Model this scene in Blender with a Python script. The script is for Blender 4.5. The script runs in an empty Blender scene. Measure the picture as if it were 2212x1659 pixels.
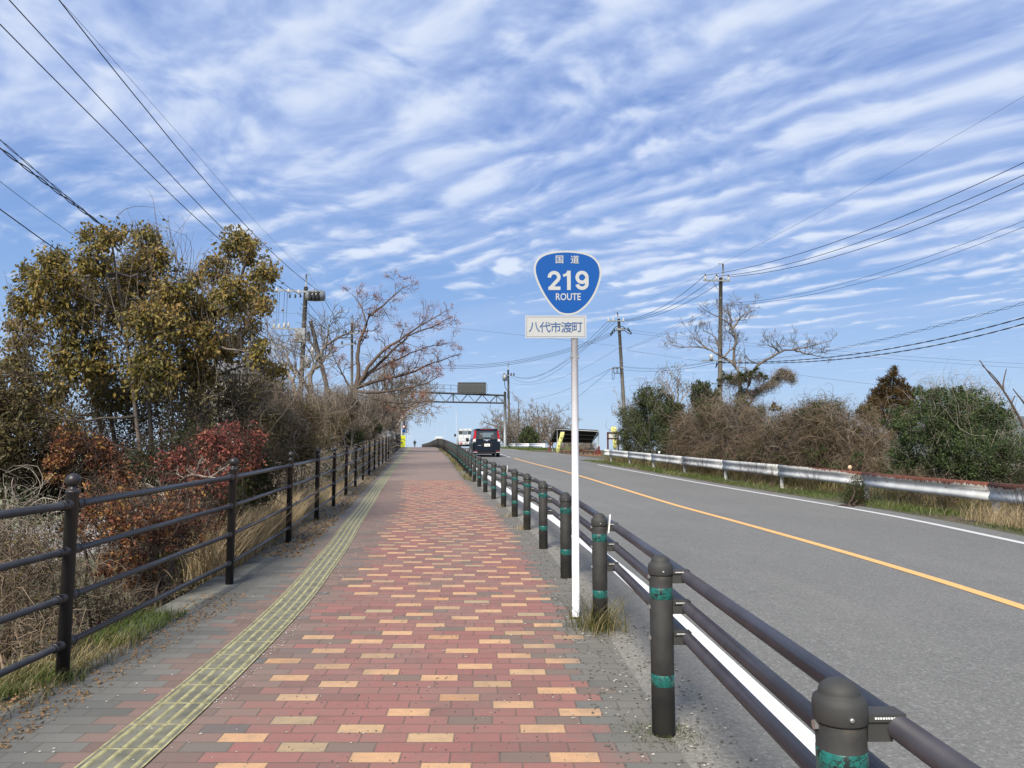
import bpy, math, random
import numpy as np
from mathutils import Vector, Matrix
rnd = random.Random(7)
rng = np.random.default_rng(11)
SC = bpy.context.scene
COL = SC.collection

# ------------------------------------------------------------------ camera, sky, sun, exposure
F = 1597.0; CX = 1106.0; CY = 829.5; CAMZ = 1.42
PITCH = math.atan((983.0 - CY) / F)
cam = bpy.data.cameras.new('camera'); camo = bpy.data.objects.new('camera', cam); COL.objects.link(camo)
cam.sensor_width = 36.0; cam.lens = 36.0 * F / 2212.0
cam.clip_start = 0.05; cam.clip_end = 20000
camo.location = (0, 0, CAMZ); camo.rotation_euler = (math.radians(90) + PITCH, 0, 0)
SC.camera = camo
SC.render.engine = 'CYCLES'
SC.cycles.use_denoising = True
SC.cycles.max_bounces = 6
SC.cycles.transparent_max_bounces = 8
SC.view_settings.view_transform = 'Standard'; SC.view_settings.look = 'None'
SC.view_settings.exposure = 0.9; SC.view_settings.gamma = 1.0

SUN_EL = math.radians(43); SUN_AZ = math.radians(-163)     # azimuth from +Y towards +X : behind and left of the camera
sl = bpy.data.lights.new('sun', 'SUN'); sl.energy = 3.3; sl.angle = math.radians(22); sl.color = (1.0, .925, .81)
so = bpy.data.objects.new('sun', sl); COL.objects.link(so)
sd = Vector((math.sin(SUN_AZ) * math.cos(SUN_EL), math.cos(SUN_AZ) * math.cos(SUN_EL), math.sin(SUN_EL)))
so.rotation_euler = sd.to_track_quat('Z', 'Y').to_euler(); so.location = sd * 50

class NT:
    """small helper to write node graphs"""
    def __init__(s, nt): s.nt = nt
    def n(s, t, **k):
        o = s.nt.nodes.new(t)
        for a, v in k.items(): setattr(o, a, v)
        return o
    def put(s, sock, v):
        if isinstance(v, bpy.types.NodeSocket): s.nt.links.new(v, sock)
        elif v is not None:
            if isinstance(v, (tuple, list)) and sock.type == 'RGBA' and len(v) == 3: v = (*v, 1)
            sock.default_value = v
    def m(s, op, a, b=None, c=None, clamp=False):
        o = s.n('ShaderNodeMath', operation=op, use_clamp=clamp)
        s.put(o.inputs[0], a); s.put(o.inputs[1], b)
        if c is not None: s.put(o.inputs[2], c)
        return o.outputs[0]
    def mix(s, f, a, b, bt='MIX'):
        o = s.n('ShaderNodeMix', data_type='RGBA', blend_type=bt)
        s.put(o.inputs[0], f); s.put(o.inputs[6], a); s.put(o.inputs[7], b)
        return o.outputs[2]
    def xyz(s, v):
        o = s.n('ShaderNodeSeparateXYZ'); s.put(o.inputs[0], v); return o.outputs
    def comb(s, x=0., y=0., z=0.):
        o = s.n('ShaderNodeCombineXYZ'); s.put(o.inputs[0], x); s.put(o.inputs[1], y); s.put(o.inputs[2], z); return o.outputs[0]
    def noise(s, vec, scale=1., detail=3., rough=.5, dist=0., col=False):
        o = s.n('ShaderNodeTexNoise'); s.put(o.inputs['Vector'], vec)
        o.inputs['Scale'].default_value = scale; o.inputs['Detail'].default_value = detail
        o.inputs['Roughness'].default_value = rough; o.inputs['Distortion'].default_value = dist
        return o.outputs[1 if col else 0]
    def voro(s, vec, scale=1., feature='F1', out=0):
        o = s.n('ShaderNodeTexVoronoi', feature=feature); s.put(o.inputs['Vector'], vec); o.inputs['Scale'].default_value = scale
        return o.outputs[out]
    def white(s, vec, col=False):
        o = s.n('ShaderNodeTexWhiteNoise', noise_dimensions='2D'); s.put(o.inputs['Vector'], vec)
        return o.outputs[1 if col else 0]
    def ss(s, v, a, b, lo=0., hi=1.):
        o = s.n('ShaderNodeMapRange', interpolation_type='SMOOTHSTEP'); s.put(o.inputs[0], v)
        s.put(o.inputs[1], a); s.put(o.inputs[2], b); s.put(o.inputs[3], lo); s.put(o.inputs[4], hi)
        return o.outputs[0]
    def ramp(s, f, stops, interp='LINEAR'):
        o = s.n('ShaderNodeValToRGB'); s.put(o.inputs[0], f); r = o.color_ramp; r.interpolation = interp
        while len(r.elements) < len(stops): r.elements.new(.5)
        for e, (p, c) in zip(r.elements, stops): e.position = p; e.color = (*c, 1) if len(c) == 3 else c
        return o.outputs[0]

world = bpy.data.worlds.new('World'); SC.world = world; world.use_nodes = True
w = world.node_tree; w.nodes.clear(); W = NT(w)
tc = W.n('ShaderNodeTexCoord')
sky = W.n('ShaderNodeTexSky', sky_type='NISHITA'); sky.sun_disc = False
sky.sun_elevation = SUN_EL; sky.sun_rotation = SUN_AZ; sky.air_density = 1.0; sky.dust_density = .6; sky.ozone_density = 2.0
d = W.xyz(tc.outputs['Generated'])
z = W.m('MAXIMUM', d[2], .02)
iz = W.m('DIVIDE', 1.0, W.m('ADD', z, .06))
u = W.m('MULTIPLY', d[0], iz); v = W.m('MULTIPLY', d[1], iz)
warp = W.noise(W.comb(u, v, 3.3), 1.1, 2, .5, 0, True)
wx = W.xyz(warp)
BA = math.radians(-50)
bx, by = math.sin(BA), math.cos(BA)
al = W.m('ADD', W.m('MULTIPLY', u, bx), W.m('MULTIPLY', v, by))
ac = W.m('ADD', W.m('MULTIPLY', u, by), W.m('MULTIPLY', v, -bx))
ac2 = W.m('ADD', ac, W.m('MULTIPLY', W.m('SUBTRACT', wx[0], .5), .45))
al2 = W.m('ADD', al, W.m('MULTIPLY', W.m('SUBTRACT', wx[1], .5), .8))
n_patch = W.noise(W.comb(al2, ac2, 0.), .85, 2, .5)
n_mod = W.noise(W.comb(al2, ac2, 40.), 2.2, 3, .55)
n_puff = W.noise(W.comb(W.m('MULTIPLY', al2, 1.0), W.m('MULTIPLY', ac2, 1.25), 9.), 5.4, 3, .5)
n_fine = W.noise(W.comb(W.m('MULTIPLY', al2, 1.0), W.m('MULTIPLY', ac2, 1.5), 14.), 12., 3, .55)
ph_w = W.m('ADD', W.m('ADD', W.m('MULTIPLY', ac2, 31.), W.m('MULTIPLY', n_mod, 9.)), W.m('MULTIPLY', n_puff, 5.))
wave = W.m('MULTIPLY', W.m('SINE', ph_w), W.ss(n_mod, .30, .60, .048, .088))     # ripples of the cloud sheet
wave = W.m('MULTIPLY', wave, W.ss(n_puff, .35, .6, .5, 1.2))
wave = W.m('MULTIPLY', wave, W.ss(d[0], -.55, .25, .45, 1.1))
dens = W.m('ADD', W.m('ADD', W.m('MULTIPLY', n_patch, .42), W.m('MULTIPLY', n_mod, .30)),
           W.m('ADD', W.m('ADD', W.m('MULTIPLY', n_puff, .42), wave), W.m('MULTIPLY', n_fine, .21)))
elev = d[2]
side = W.ss(d[0], -.6, .6)                                   # the cloud sheet reaches lower on the right
thr = W.m('ADD', .540, W.m('MULTIPLY', W.ss(W.m('ADD', elev, W.m('MULTIPLY', side, .10)), .17, .40, 1., 0.), .30))
cl = W.m('MULTIPLY', W.ss(W.m('SUBTRACT', dens, thr), -.11, .19), W.ss(elev, .05, .14))
veil = W.noise(W.comb(W.m('MULTIPLY', al2, .30), W.m('MULTIPLY', ac2, 1.5), 21.), 1.0, 4, .55)
veil = W.m('MULTIPLY', W.ss(veil, .40, .75), W.ss(elev, .03, .16, .0, .36))
cl = W.m('MAXIMUM', W.m('MULTIPLY', cl, .88), veil)
shade = W.ss(dens, .62, .88)
ccol = W.mix(shade, (.43, .54, .80), (.70, .77, .90))
grad = W.ramp(elev, [(0., (.50, .67, .90)), (.10, (.385, .57, .89)), (.22, (.26, .445, .82)), (.40, (.175, .315, .72)), (1., (.07, .17, .5))])
skm = W.mix(1.0, sky.outputs[0], (1, 1, 1), 'MULTIPLY')
SKY_K = .07
skc = W.mix(1.0, W.mix(0.25, grad, W.mix(1., skm, (SKY_K,) * 3, 'MULTIPLY')), (1, 1, 1), 'MULTIPLY')
fin = W.mix(cl, skc, ccol)
bg = W.n('ShaderNodeBackground'); W.put(bg.inputs[0], fin); bg.inputs[1].default_value = .60
out = W.n('ShaderNodeOutputWorld'); w.links.new(bg.outputs[0], out.inputs[0])

# ------------------------------------------------------------------ mesh helpers
class MB:
    """collects vertices and faces, builds ONE mesh object"""
    def __init__(s): s.V = []; s.Fc = []; s.M = []; s.S = []; s.nv = 0; s.uv = None
    def add(s, V, faces, mat=0, smooth=False):
        V = np.asarray(V, float).reshape(-1, 3); s.V.append(V)
        for f in faces: s.Fc.append([i + s.nv for i in f]); s.M.append(mat); s.S.append(smooth)
        s.nv += len(V); return s
    def box(s, c, size, rz=0., mat=0, M=None):
        x, y, z_ = (q / 2 for q in size)
        V = np.array([[a * x, b * y, e * z_] for a in (-1, 1) for b in (-1, 1) for e in (-1, 1)])
        if M is not None: V = V @ np.array(M.to_3x3()).T
        if rz: cz, sz = math.cos(rz), math.sin(rz); V = V @ np.array([[cz, sz, 0], [-sz, cz, 0], [0, 0, 1]])
        V = V + np.asarray(c, float)
        return s.add(V, [(0, 1, 3, 2), (4, 6, 7, 5), (0, 4, 5, 1), (2, 3, 7, 6), (0, 2, 6, 4), (1, 5, 7, 3)], mat)
    def tube(s, pts, r, n=8, mat=0, cap=True, smooth=True):
        P = np.asarray(pts, float); K = len(P); r = np.broadcast_to(np.asarray(r, float), (K,))
        T = np.gradient(P, axis=0); T /= np.linalg.norm(T, axis=1)[:, None] + 1e-9
        ref = np.array([0, 0, 1.]) if abs(T[:, 2]).mean() < .8 else np.array([0, 1., 0])
        A = np.cross(T, ref); A /= np.linalg.norm(A, axis=1)[:, None] + 1e-9; B = np.cross(T, A)
        a = np.arange(n) * 2 * math.pi / n
        V = P[:, None, :] + r[:, None, None] * (A[:, None, :] * np.cos(a)[None, :, None] + B[:, None, :] * np.sin(a)[None, :, None])
        fs = [(i * n + j, i * n + (j + 1) % n, (i + 1) * n + (j + 1) % n, (i + 1) * n + j) for i in range(K - 1) for j in range(n)]
        s.add(V, fs, mat, smooth)
        if cap:
            b = s.nv - K * n
            s.Fc.append([b + j for j in range(n)]); s.M.append(mat); s.S.append(False)
            s.Fc.append([b + (K - 1) * n + j for j in reversed(range(n))]); s.M.append(mat); s.S.append(False)
        return s
    def lathe(s, c, prof, n=16, mat=0, smooth=True, M=None):
        a = np.arange(n) * 2 * math.pi / n; P = np.array(prof, float)
        V = np.stack([P[:, 0][:, None] * np.cos(a), P[:, 0][:, None] * np.sin(a), np.repeat(P[:, 1][:, None], n, 1)], 2).reshape(-1, 3)
        if M is not None: V = V @ np.array(M.to_3x3()).T
        V = V + np.asarray(c, float); K = len(P)
        s.add(V, [(i * n + j, i * n + (j + 1) % n, (i + 1) * n + (j + 1) % n, (i + 1) * n + j) for i in range(K - 1) for j in range(n)], mat, smooth)
        b = s.nv - K * n
        if P[0][0] > 1e-6: s.Fc.append([b + j for j in reversed(range(n))]); s.M.append(mat); s.S.append(False)
        if P[-1][0] > 1e-6: s.Fc.append([b + (K - 1) * n + j for j in range(n)]); s.M.append(mat); s.S.append(False)
        return s
    def build(s, name, mats, parent=None):
        V = np.concatenate(s.V)
        me = bpy.data.meshes.new(name); me.from_pydata(V.tolist(), [], s.Fc)
        for m_ in (mats if isinstance(mats, (list, tuple)) else [mats]): me.materials.append(m_)
        me.polygons.foreach_set('material_index', s.M); me.polygons.foreach_set('use_smooth', s.S); me.update()
        return link(name, me, parent)

def link(name, me, parent=None):
    o = bpy.data.objects.new(name, me); COL.objects.link(o)
    if parent is not None: o.parent = parent; 
    return o
def quads(name, V, Q, mats, parent=None, smooth=False, mi=None):
    """fast mesh from numpy arrays of quads"""
    V = np.ascontiguousarray(V, np.float32).reshape(-1, 3); Q = np.ascontiguousarray(Q, np.int32).reshape(-1, 4)
    me = bpy.data.meshes.new(name)
    me.vertices.add(len(V)); me.vertices.foreach_set('co', V.ravel())
    me.loops.add(Q.size); me.loops.foreach_set('vertex_index', Q.ravel())
    me.polygons.add(len(Q)); me.polygons.foreach_set('loop_start', np.arange(0, Q.size, 4, dtype=np.int32))
    for m_ in (mats if isinstance(mats, (list, tuple)) else [mats]): me.materials.append(m_)
    if mi is not None: me.polygons.foreach_set('material_index', np.asarray(mi, np.int32))
    me.update(calc_edges=True); me.polygons.foreach_set('use_smooth', np.full(len(Q), smooth))
    return link(name, me, parent)
def thing(name, label, cat, loc=(0, 0, 0), rz=0., group=None):
    o = bpy.data.objects.new(name, None); COL.objects.link(o); o.location = loc; o.rotation_euler = (0, 0, rz)
    return tag(o, label, cat, group)
def tag(o, label, cat=None, group=None, kind=None):
    o['label'] = label
    if cat: o['category'] = cat
    if group: o['group'] = group
    if kind: o['kind'] = kind
    return o
def struct(o, label=None):
    o['kind'] = 'structure'
    if label: o['label'] = label
    return o
def herm(pts):
    P = np.array(pts, float); x, y = P[:, 0], P[:, 1]; d_ = np.gradient(y, x)
    def f(q):
        q = np.asarray(q, float); i = np.clip(np.searchsorted(x, q) - 1, 0, len(x) - 2)
        h = x[i + 1] - x[i]; t = (q - x[i]) / h; tt = np.clip(t, 0, 1)
        r = (2 * tt**3 - 3 * tt**2 + 1) * y[i] + (tt**3 - 2 * tt**2 + tt) * h * d_[i] + (-2 * tt**3 + 3 * tt**2) * y[i + 1] + (tt**3 - tt**2) * h * d_[i + 1]
        return r + np.where(t < 0, t * h * d_[0], 0) + np.where(t > 1, (t - 1) * h * d_[-1], 0)
    return f

# ------------------------------------------------------------------ road geometry: height profile and kerb lines (metres, +Y ahead)
z0 = herm([(-40, -.3), (-20, -.2), (0, 0), (3.8, .05), (7.65, .165), (11.6, .265), (16, .35), (19.6, .46), (24.4, .62), (30, .82), (37, 1.08), (44, 1.32), (52, 1.61),
           (60, 1.87), (70, 2.09), (80, 2.25), (96, 2.44), (120, 2.61), (165, 2.93), (200, 3.05), (300, 2.8), (420, 1.6)])
XB = herm([(-40, 1.2), (-10, .85), (0, .80), (3.8, .75), (6, .66), (7.65, .56), (9.4, .43), (11.6, .24), (14.2, -.01), (16.1, -.24), (19.6, -.71), (24.4, -1.30),
           (44, -3.6), (60, -5.7), (82, -8.4), (96, -10.2), (120, -13.4), (165, -20.0), (250, -32.), (420, -56.)])
XF = herm([(-40, -2.2), (-10, -2.65), (0, -2.70), (4.6, -2.72), (7.2, -2.76), (9.9, -3.0), (13.1, -3.4), (16.3, -3.83), (24.4, -4.85), (44, -7.15), (60, -9.2),
           (73, -11.0), (85, -12.8), (100, -15.0), (120, -17.9), (165, -24.6), (250, -37.), (420, -61.)])
XR = herm([(-40, 6.0), (0, 7.0), (9.8, 6.92), (14.8, 6.95), (20.5, 6.15), (28, 5.2), (36, 4.15), (46, 2.9), (60, .9), (82, -1.6), (120, -6.6), (165, -13.2), (250, -25.), (420, -49.)])
XC = herm([(-40, 3.5), (0, 4.25), (6.5, 4.35), (12.5, 3.85), (20, 3.1), (29, 2.15), (36, 1.1), (43.5, 0.1), (60, -2.1), (82, -5.0), (120, -10.), (165, -16.6), (250, -28.), (420, -52.)])
def xs(f): return np.clip((np.asarray(f, float) - 20) / 24, 0, 1) * .02
def gz(X, Y):
    X = np.asarray(X, float); Y = np.asarray(Y, float)
    return z0(Y) - xs(Y) * np.clip(X - XB(Y), 0, 14)
def ray(px, py):
    v_ = CY - py
    return np.array([px - CX, F * math.cos(PITCH) - v_ * math.sin(PITCH), F * math.sin(PITCH) + v_ * math.cos(PITCH)])
def at(px, py, Y):
    r = ray(px, py); t = Y / r[1]; return np.array([r[0] * t, Y, CAMZ + r[2] * t])
def on_ground(px, py):
    r = ray(px, py)
    for Y in np.arange(1.0, 200, .05):
        p = at(px, py, Y)
        if p[2] <= gz(p[0], Y): return p
    return p
PXM = lambda r, Y: r * Y / F        # photo-pixel radius -> metres at distance Y
# ------------------------------------------------------------------ materials
def pmat(name, fn=None, col=(.5, .5, .5), rough=.6, metal=0., var=0., vscale=8., bump=0., bscale=60., spec=.5):
    m = bpy.data.materials.new(name); m.use_nodes = True; nt = m.node_tree; b = nt.nodes['Principled BSDF']; N = NT(nt)
    b.inputs['Roughness'].default_value = rough; b.inputs['Metallic'].default_value = metal
    b.inputs['Specular IOR Level'].default_value = spec
    co = N.n('ShaderNodeTexCoord').outputs['Object']
    if fn: fn(N, b, co)
    else:
        if var: 
            f = N.noise(co, vscale, 4, .6)
            N.put(b.inputs['Base Color'], N.mix(N.ss(f, .3, .7), tuple(c * (1 - var) for c in col), tuple(min(1, c * (1 + var)) for c in col)))
        else: b.inputs['Base Color'].default_value = (*col, 1)
    if bump:
        bn = N.n('ShaderNodeBump'); bn.inputs['Strength'].default_value = bump; bn.inputs['Distance'].default_value = .01
        N.put(bn.inputs['Height'], N.noise(co, bscale, 3, .6)); N.put(b.inputs['Normal'], bn.outputs[0])
    return m
def leafmat(name, stops, trans=.25, rough=.55, clump=None):
    m = bpy.data.materials.new(name); m.use_nodes = True; nt = m.node_tree; b = nt.nodes['Principled BSDF']; N = NT(nt)
    g = N.n('ShaderNodeNewGeometry'); co = N.n('ShaderNodeTexCoord').outputs['Object']
    r = g.outputs['Random Per Island']
    k = N.m('ADD', N.m('MULTIPLY', r, .55), N.m('MULTIPLY', N.noise(co, clump or 1.6, 2, .5), .75), clamp=False)
    k = N.m('SUBTRACT', k, .15, clamp=True)
    c = N.ramp(k, stops)
    N.put(b.inputs['Base Color'], c); b.inputs['Roughness'].default_value = rough; b.inputs['Specular IOR Level'].default_value = .35
    t = N.n('ShaderNodeBsdfTranslucent'); N.put(t.inputs[0], c)
    mx = N.n('ShaderNodeMixShader'); mx.inputs[0].default_value = trans
    o = nt.nodes['Material Output']; nt.links.new(b.outputs[0], mx.inputs[1]); nt.links.new(t.outputs[0], mx.inputs[2]); nt.links.new(mx.outputs[0], o.inputs[0])
    return m
def barkmat(name, c1, c2, scale=6.):
    def f(N, b, co):
        g = N.n('ShaderNodeNewGeometry')
        k = N.m('ADD', N.m('MULTIPLY', g.outputs['Random Per Island'], .5), N.m('MULTIPLY', N.noise(co, scale, 4, .65), .6))
        N.put(b.inputs['Base Color'], N.mix(N.ss(k, .2, .85), c1, c2))
    return pmat(name, f, rough=.85, spec=.2)

def f_paving(N, b, co):
    uv = N.n('ShaderNodeUVMap'); uv.uv_map = 'UVMap'; p = N.xyz(uv.outputs[0]); t, s = p[0], p[1]
    BW, BH = .228, .112
    rowf = N.m('DIVIDE', s, BH); row = N.m('FLOOR', rowf); fv = N.m('FRACT', rowf)
    rn = N.white(N.comb(row, 7.3, 0)); rn2 = N.white(N.comb(row, 31.7, 0))
    par = N.m('MODULO', N.m('ADD', row, 4000.), 2.)
    cf = N.m('ADD', N.m('DIVIDE', t, BW), N.m('ADD', N.m('MULTIPLY', par, .5), N.m('MULTIPLY', rn, .22)))
    colm = N.m('FLOOR', cf); fu = N.m('FRACT', cf)
    idv = N.comb(colm, row, 0); r1 = N.white(idv); r2 = N.white(N.comb(N.m('ADD', colm, 57.), row, 0)); r3 = N.white(N.comb(N.m('ADD', colm, 191.), row, 0))
    tc_ = N.m('MULTIPLY', N.m('SUBTRACT', N.m('ADD', colm, .5), N.m('MULTIPLY', par, .5)), BW)
    tj = N.m('ADD', tc_, N.m('MULTIPLY', N.m('SUBTRACT', r2, .5), .16))
    near = N.ss(s, 24.0, 24.2, 1., 0.)                      # the patterned part ends here
    red_zone = N.m('MULTIPLY', N.m('GREATER_THAN', tj, -2.12), N.m('LESS_THAN', tj, -.24))
    edge_r = N.m('GREATER_THAN', tj, -.26)
    gl = N.m('LESS_THAN', tj, N.ss(s, 6., 15., -2.80, -3.10))
    gsh = N.ss(s, 3., 12., 0., .08)
    ph = N.m('MULTIPLY', N.m('FLOOR', N.m('ADD', N.m('ADD', N.m('MULTIPLY', N.m('ADD', row, 4000.), 2.5), N.m('MULTIPLY', par, .5)), .01)), -1.)
    yel = N.m('LESS_THAN', N.m('MODULO', N.m('ADD', N.m('ADD', colm, ph), 40000.), 4.), .5)
    yel = N.m('MULTIPLY', N.m('MULTIPLY', yel, red_zone), N.m('GREATER_THAN', r3, .10))
    red = N.ramp(r1, [(0., (.22, .10, .085)), (.25, (.29, .112, .095)), (.6, (.325, .13, .11)), (.90, (.28, .13, .105)), (.93, (.20, .135, .105)), (1., (.17, .12, .095))])
    brown = N.ramp(r1, [(0., (.155, .098, .08)), (.5, (.21, .132, .11)), (.85, (.24, .15, .12)), (.95, (.10, .10, .10)), (1., (.19, .155, .125))])
    far = N.ramp(r1, [(0., (.235, .170, .145)), (.5, (.26, .186, .158)), (1., (.29, .205, .17))])
    grey = N.ramp(r1, [(0., (.095, .10, .092)), (.5, (.135, .138, .125)), (1., (.18, .178, .16))])
    yc = N.ramp(r2, [(0., (.60, .345, .175)), (.7, (.66, .39, .20)), (.8, (.40, .31, .18)), (1., (.58, .29, .13))])
    c = N.mix(red_zone, brown, red)
    c = N.mix(N.m('SUBTRACT', 1., near), c, far)
    c = N.mix(N.m('MULTIPLY', yel, near), c, yc)
    c = N.mix(N.m('MAXIMUM', edge_r, gl), c, grey)
    # wear and dirt
    pv = N.comb(t, s, 0)
    n1 = N.noise(pv, 1.3, 5, .6); n2 = N.noise(pv, 14., 5, .7); n3 = N.noise(pv, 90., 3, .6)
    c = N.mix(N.m('MULTIPLY', N.ss(n1, .42, .72), .45), c, (.19, .165, .135))
    c = N.mix(N.m('MULTIPLY', N.ss(N.noise(pv, 3.2, 5, .7), .56, .72), .35), c, (.085, .075, .065))
    c = N.mix(N.ss(n2, .35, .75, 0., .30), c, (.16, .135, .11))
    er = N.m('ADD', t, N.m('MULTIPLY', N.m('SUBTRACT', n2, .5), .5))
    er = N.m('ADD', er, N.m('MULTIPLY', N.m('SUBTRACT', n1, .5), .4))
    c = N.mix(N.ss(er, -.50, -.02, 0., .70), c, (.155, .15, .13))     # gritty dirt by the barrier
    el = N.m('ADD', t, N.m('MULTIPLY', N.m('SUBTRACT', n2, .5), .5))
    c = N.mix(N.ss(el, -3.25, -2.75, .6, 0.), c, (.14, .145, .125))   # grey dirt by the fence
    joint = N.m('MAXIMUM', N.m('MAXIMUM', N.m('LESS_THAN', fu, .022), N.m('GREATER_THAN', fu, .982)), N.m('MAXIMUM', N.m('LESS_THAN', fv, .05), N.m('GREATER_THAN', fv, .965)))
    c = N.mix(N.m('MULTIPLY', joint, N.ss(n2, .3, .65, .85, .45)), c, (.075, .068, .055))
    c = N.mix(N.ss(n3, .3, .8, 0., .22), c, (.06, .055, .05))
    c = N.mix(.11, c, (.215, .18, .15))
    N.put(b.inputs['Base Color'], c)
    bn = N.n('ShaderNodeBump'); bn.inputs['Strength'].default_value = .55; bn.inputs['Distance'].default_value = .004
    h = N.m('ADD', N.m('MULTIPLY', joint, -1.), N.m('ADD', N.m('MULTIPLY', r3, .5), N.m('MULTIPLY', n2, .5)))
    N.put(bn.inputs['Height'], h); N.put(b.inputs['Normal'], bn.outputs[0])
def f_asphalt(N, b, co):
    uv = N.n('ShaderNodeUVMap'); uv.uv_map = 'UVMap'; p = N.xyz(uv.outputs[0])
    n1 = N.noise(co, .35, 5, .6); n2 = N.noise(co, 4., 5, .65); n3 = N.noise(co, 70., 4, .75)
    vo = N.voro(co, 75., out=1); vx = N.xyz(vo)
    c = N.mix(N.ss(n1, .3, .7), (.143, .141, .127), (.173, .170, .152))
    stretch = N.noise(N.comb(N.m('MULTIPLY', p[0], 1.7), N.m('MULTIPLY', p[1], .10), 0), 1., 4, .6)
    patch_ = N.voro(N.comb(N.m('MULTIPLY', p[0], .22), N.m('MULTIPLY', p[1], .07), 3.), 1., out=1)
    c = N.mix(N.ss(N.xyz(patch_)[0], .55, .6, 0., .22), c, (.10, .10, .098))
    c = N.mix(N.ss(stretch, .35, .7, 0., .45), c, (.120, .119, .110))
    c = N.mix(N.ss(n2, .3, .75, 0., .28), c, (.20, .195, .18))
    c = N.mix(N.ss(vx[0], .62, 1., 0., .45), c, (.30, .30, .285))
    c = N.mix(N.ss(vx[1], .55, 1., 0., .45), c, (.07, .07, .068))
    c = N.mix(N.ss(n3, .35, .75, 0., .28), c, (.08, .08, .075))
    # sandy gutter beside the barrier
    g = N.m('ADD', p[0], N.m('MULTIPLY', N.m('SUBTRACT', N.noise(co, 7., 5, .7), .5), .45))
    c = N.mix(N.ss(g, .12, .52, .78, 0.), c, N.mix(N.ss(N.noise(co, 45., 4, .7), .35, .65), (.15, .14, .115), (.29, .27, .225)))
    N.put(b.inputs['Base Color'], c); b.inputs['Roughness'].default_value = .85
    bn = N.n('ShaderNodeBump'); bn.inputs['Strength'].default_value = .5; bn.inputs['Distance'].default_value = .006
    N.put(bn.inputs['Height'], N.m('ADD', vx[0], n3)); N.put(b.inputs['Normal'], bn.outputs[0])
def f_paint(col, wear, cut):
    def f(N, b, co):
        n = N.noise(co, 9., 6, .75); n2 = N.noise(co, 60., 3, .7)
        k = N.m('ADD', N.m('MULTIPLY', n, .6), N.m('MULTIPLY', n2, .4))
        c = N.mix(N.ss(k, cut, cut + .12), col, wear)
        N.put(b.inputs['Base Color'], c)
    return f
def f_ground(N, b, co):
    n1 = N.noise(co, .25, 4, .6); n2 = N.noise(co, 3., 5, .7); n3 = N.noise(co, 30., 4, .7)
    p = N.xyz(co)
    c = N.mix(N.ss(n2, .35, .65), (.07, .052, .034), (.15, .115, .075))
    c = N.mix(N.ss(n1, .40, .60, 0., .8), c, (.085, .105, .035))
    c = N.mix(N.ss(n3, .35, .7, 0., .5), c, (.045, .035, .022))
    field = N.ss(p[0], -30., -24., 1., 0.)
    c = N.mix(N.m('MULTIPLY', field, .85), c, N.mix(N.ss(n1, .35, .65), (.20, .23, .11), (.30, .29, .19)))
    N.put(b.inputs['Base Color'], c)
    bn = N.n('ShaderNodeBump'); bn.inputs['Strength'].default_value = .8; bn.inputs['Distance'].default_value = .04
    N.put(bn.inputs['Height'], n3); N.put(b.inputs['Normal'], bn.outputs[0])
def f_rustrail(N, b, co):
    # UV: x along the rail (m), y height on the rail (m, 0..0.35)
    uv = N.n('ShaderNodeUVMap'); uv.uv_map = 'UVMap'; p = N.xyz(uv.outputs[0])
    st = N.noise(N.comb(N.m('MULTIPLY', p[0], 22.), N.m('MULTIPLY', p[1], 3.), 0), 1., 4, .7)
    big = N.noise(N.comb(N.m('MULTIPLY', p[0], .9), 0., 0), 1., 3, .6)
    near = N.ss(p[0], 4., 15., 1., .0)
    lvl = N.m('ADD', N.m('MULTIPLY', N.m('SUBTRACT', st, .5), .22), N.m('ADD', N.m('MULTIPLY', N.m('SUBTRACT', big, .5), .17), N.m('MULTIPLY', near, .045)))
    r = N.ss(N.m('ADD', p[1], lvl), N.ss(near, 0., 1., .42, .316), N.ss(near, 0., 1., .44, .332))
    mid = N.m('ADD', N.m('ABSOLUTE', N.m('SUBTRACT', p[1], .185)), N.m('MULTIPLY', N.m('SUBTRACT', .62, st), .22))
    sp = N.noise(N.comb(N.m('MULTIPLY', p[0], 5.), N.m('MULTIPLY', p[1], 9.), 4.), 1., 4, .65)
    r = N.m('MAXIMUM', r, N.m('MULTIPLY', N.m('MULTIPLY', N.ss(mid, .03, .015), near), N.ss(sp, .45, .6)))
    r = N.m('MAXIMUM', r, N.m('MULTIPLY', N.ss(sp, .70, .73), near))
    wh = N.mix(N.ss(N.noise(co, 3., 5, .6), .3, .7), (.46, .47, .46), (.62, .63, .62))
    wh = N.mix(N.m('MULTIPLY', N.ss(N.m('ADD', p[1], N.m('MULTIPLY', lvl, 1.3)), .16, .33), N.m('MULTIPLY', near, .55)), wh, (.42, .38, .30))
    rc = N.mix(N.ss(N.noise(co, 25., 4, .7), .35, .65), (.085, .028, .018), (.17, .055, .03))
    N.put(b.inputs['Base Color'], N.mix(r, wh, rc))
    N.put(b.inputs['Roughness'], N.ss(r, 0., 1., .7, .9))
    b.inputs['Metallic'].default_value = 0.
def f_band(N, b, co):
    n = N.voro(co, 55., 'DISTANCE_TO_EDGE'); n2 = N.noise(co, 26., 4, .6)
    cr = N.m('MULTIPLY', N.ss(n, .015, .06, 1., 0.), N.ss(n2, .36, .48))
    c = N.mix(N.ss(N.noise(co, 60., 3, .6), .3, .7), (.009, .095, .080), (.014, .150, .125))
    c = N.mix(N.m('MAXIMUM', cr, N.ss(n2, .58, .62)), c, (.012, .018, .016))
    N.put(b.inputs['Base Color'], c); b.inputs['Roughness'].default_value = .35
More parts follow.
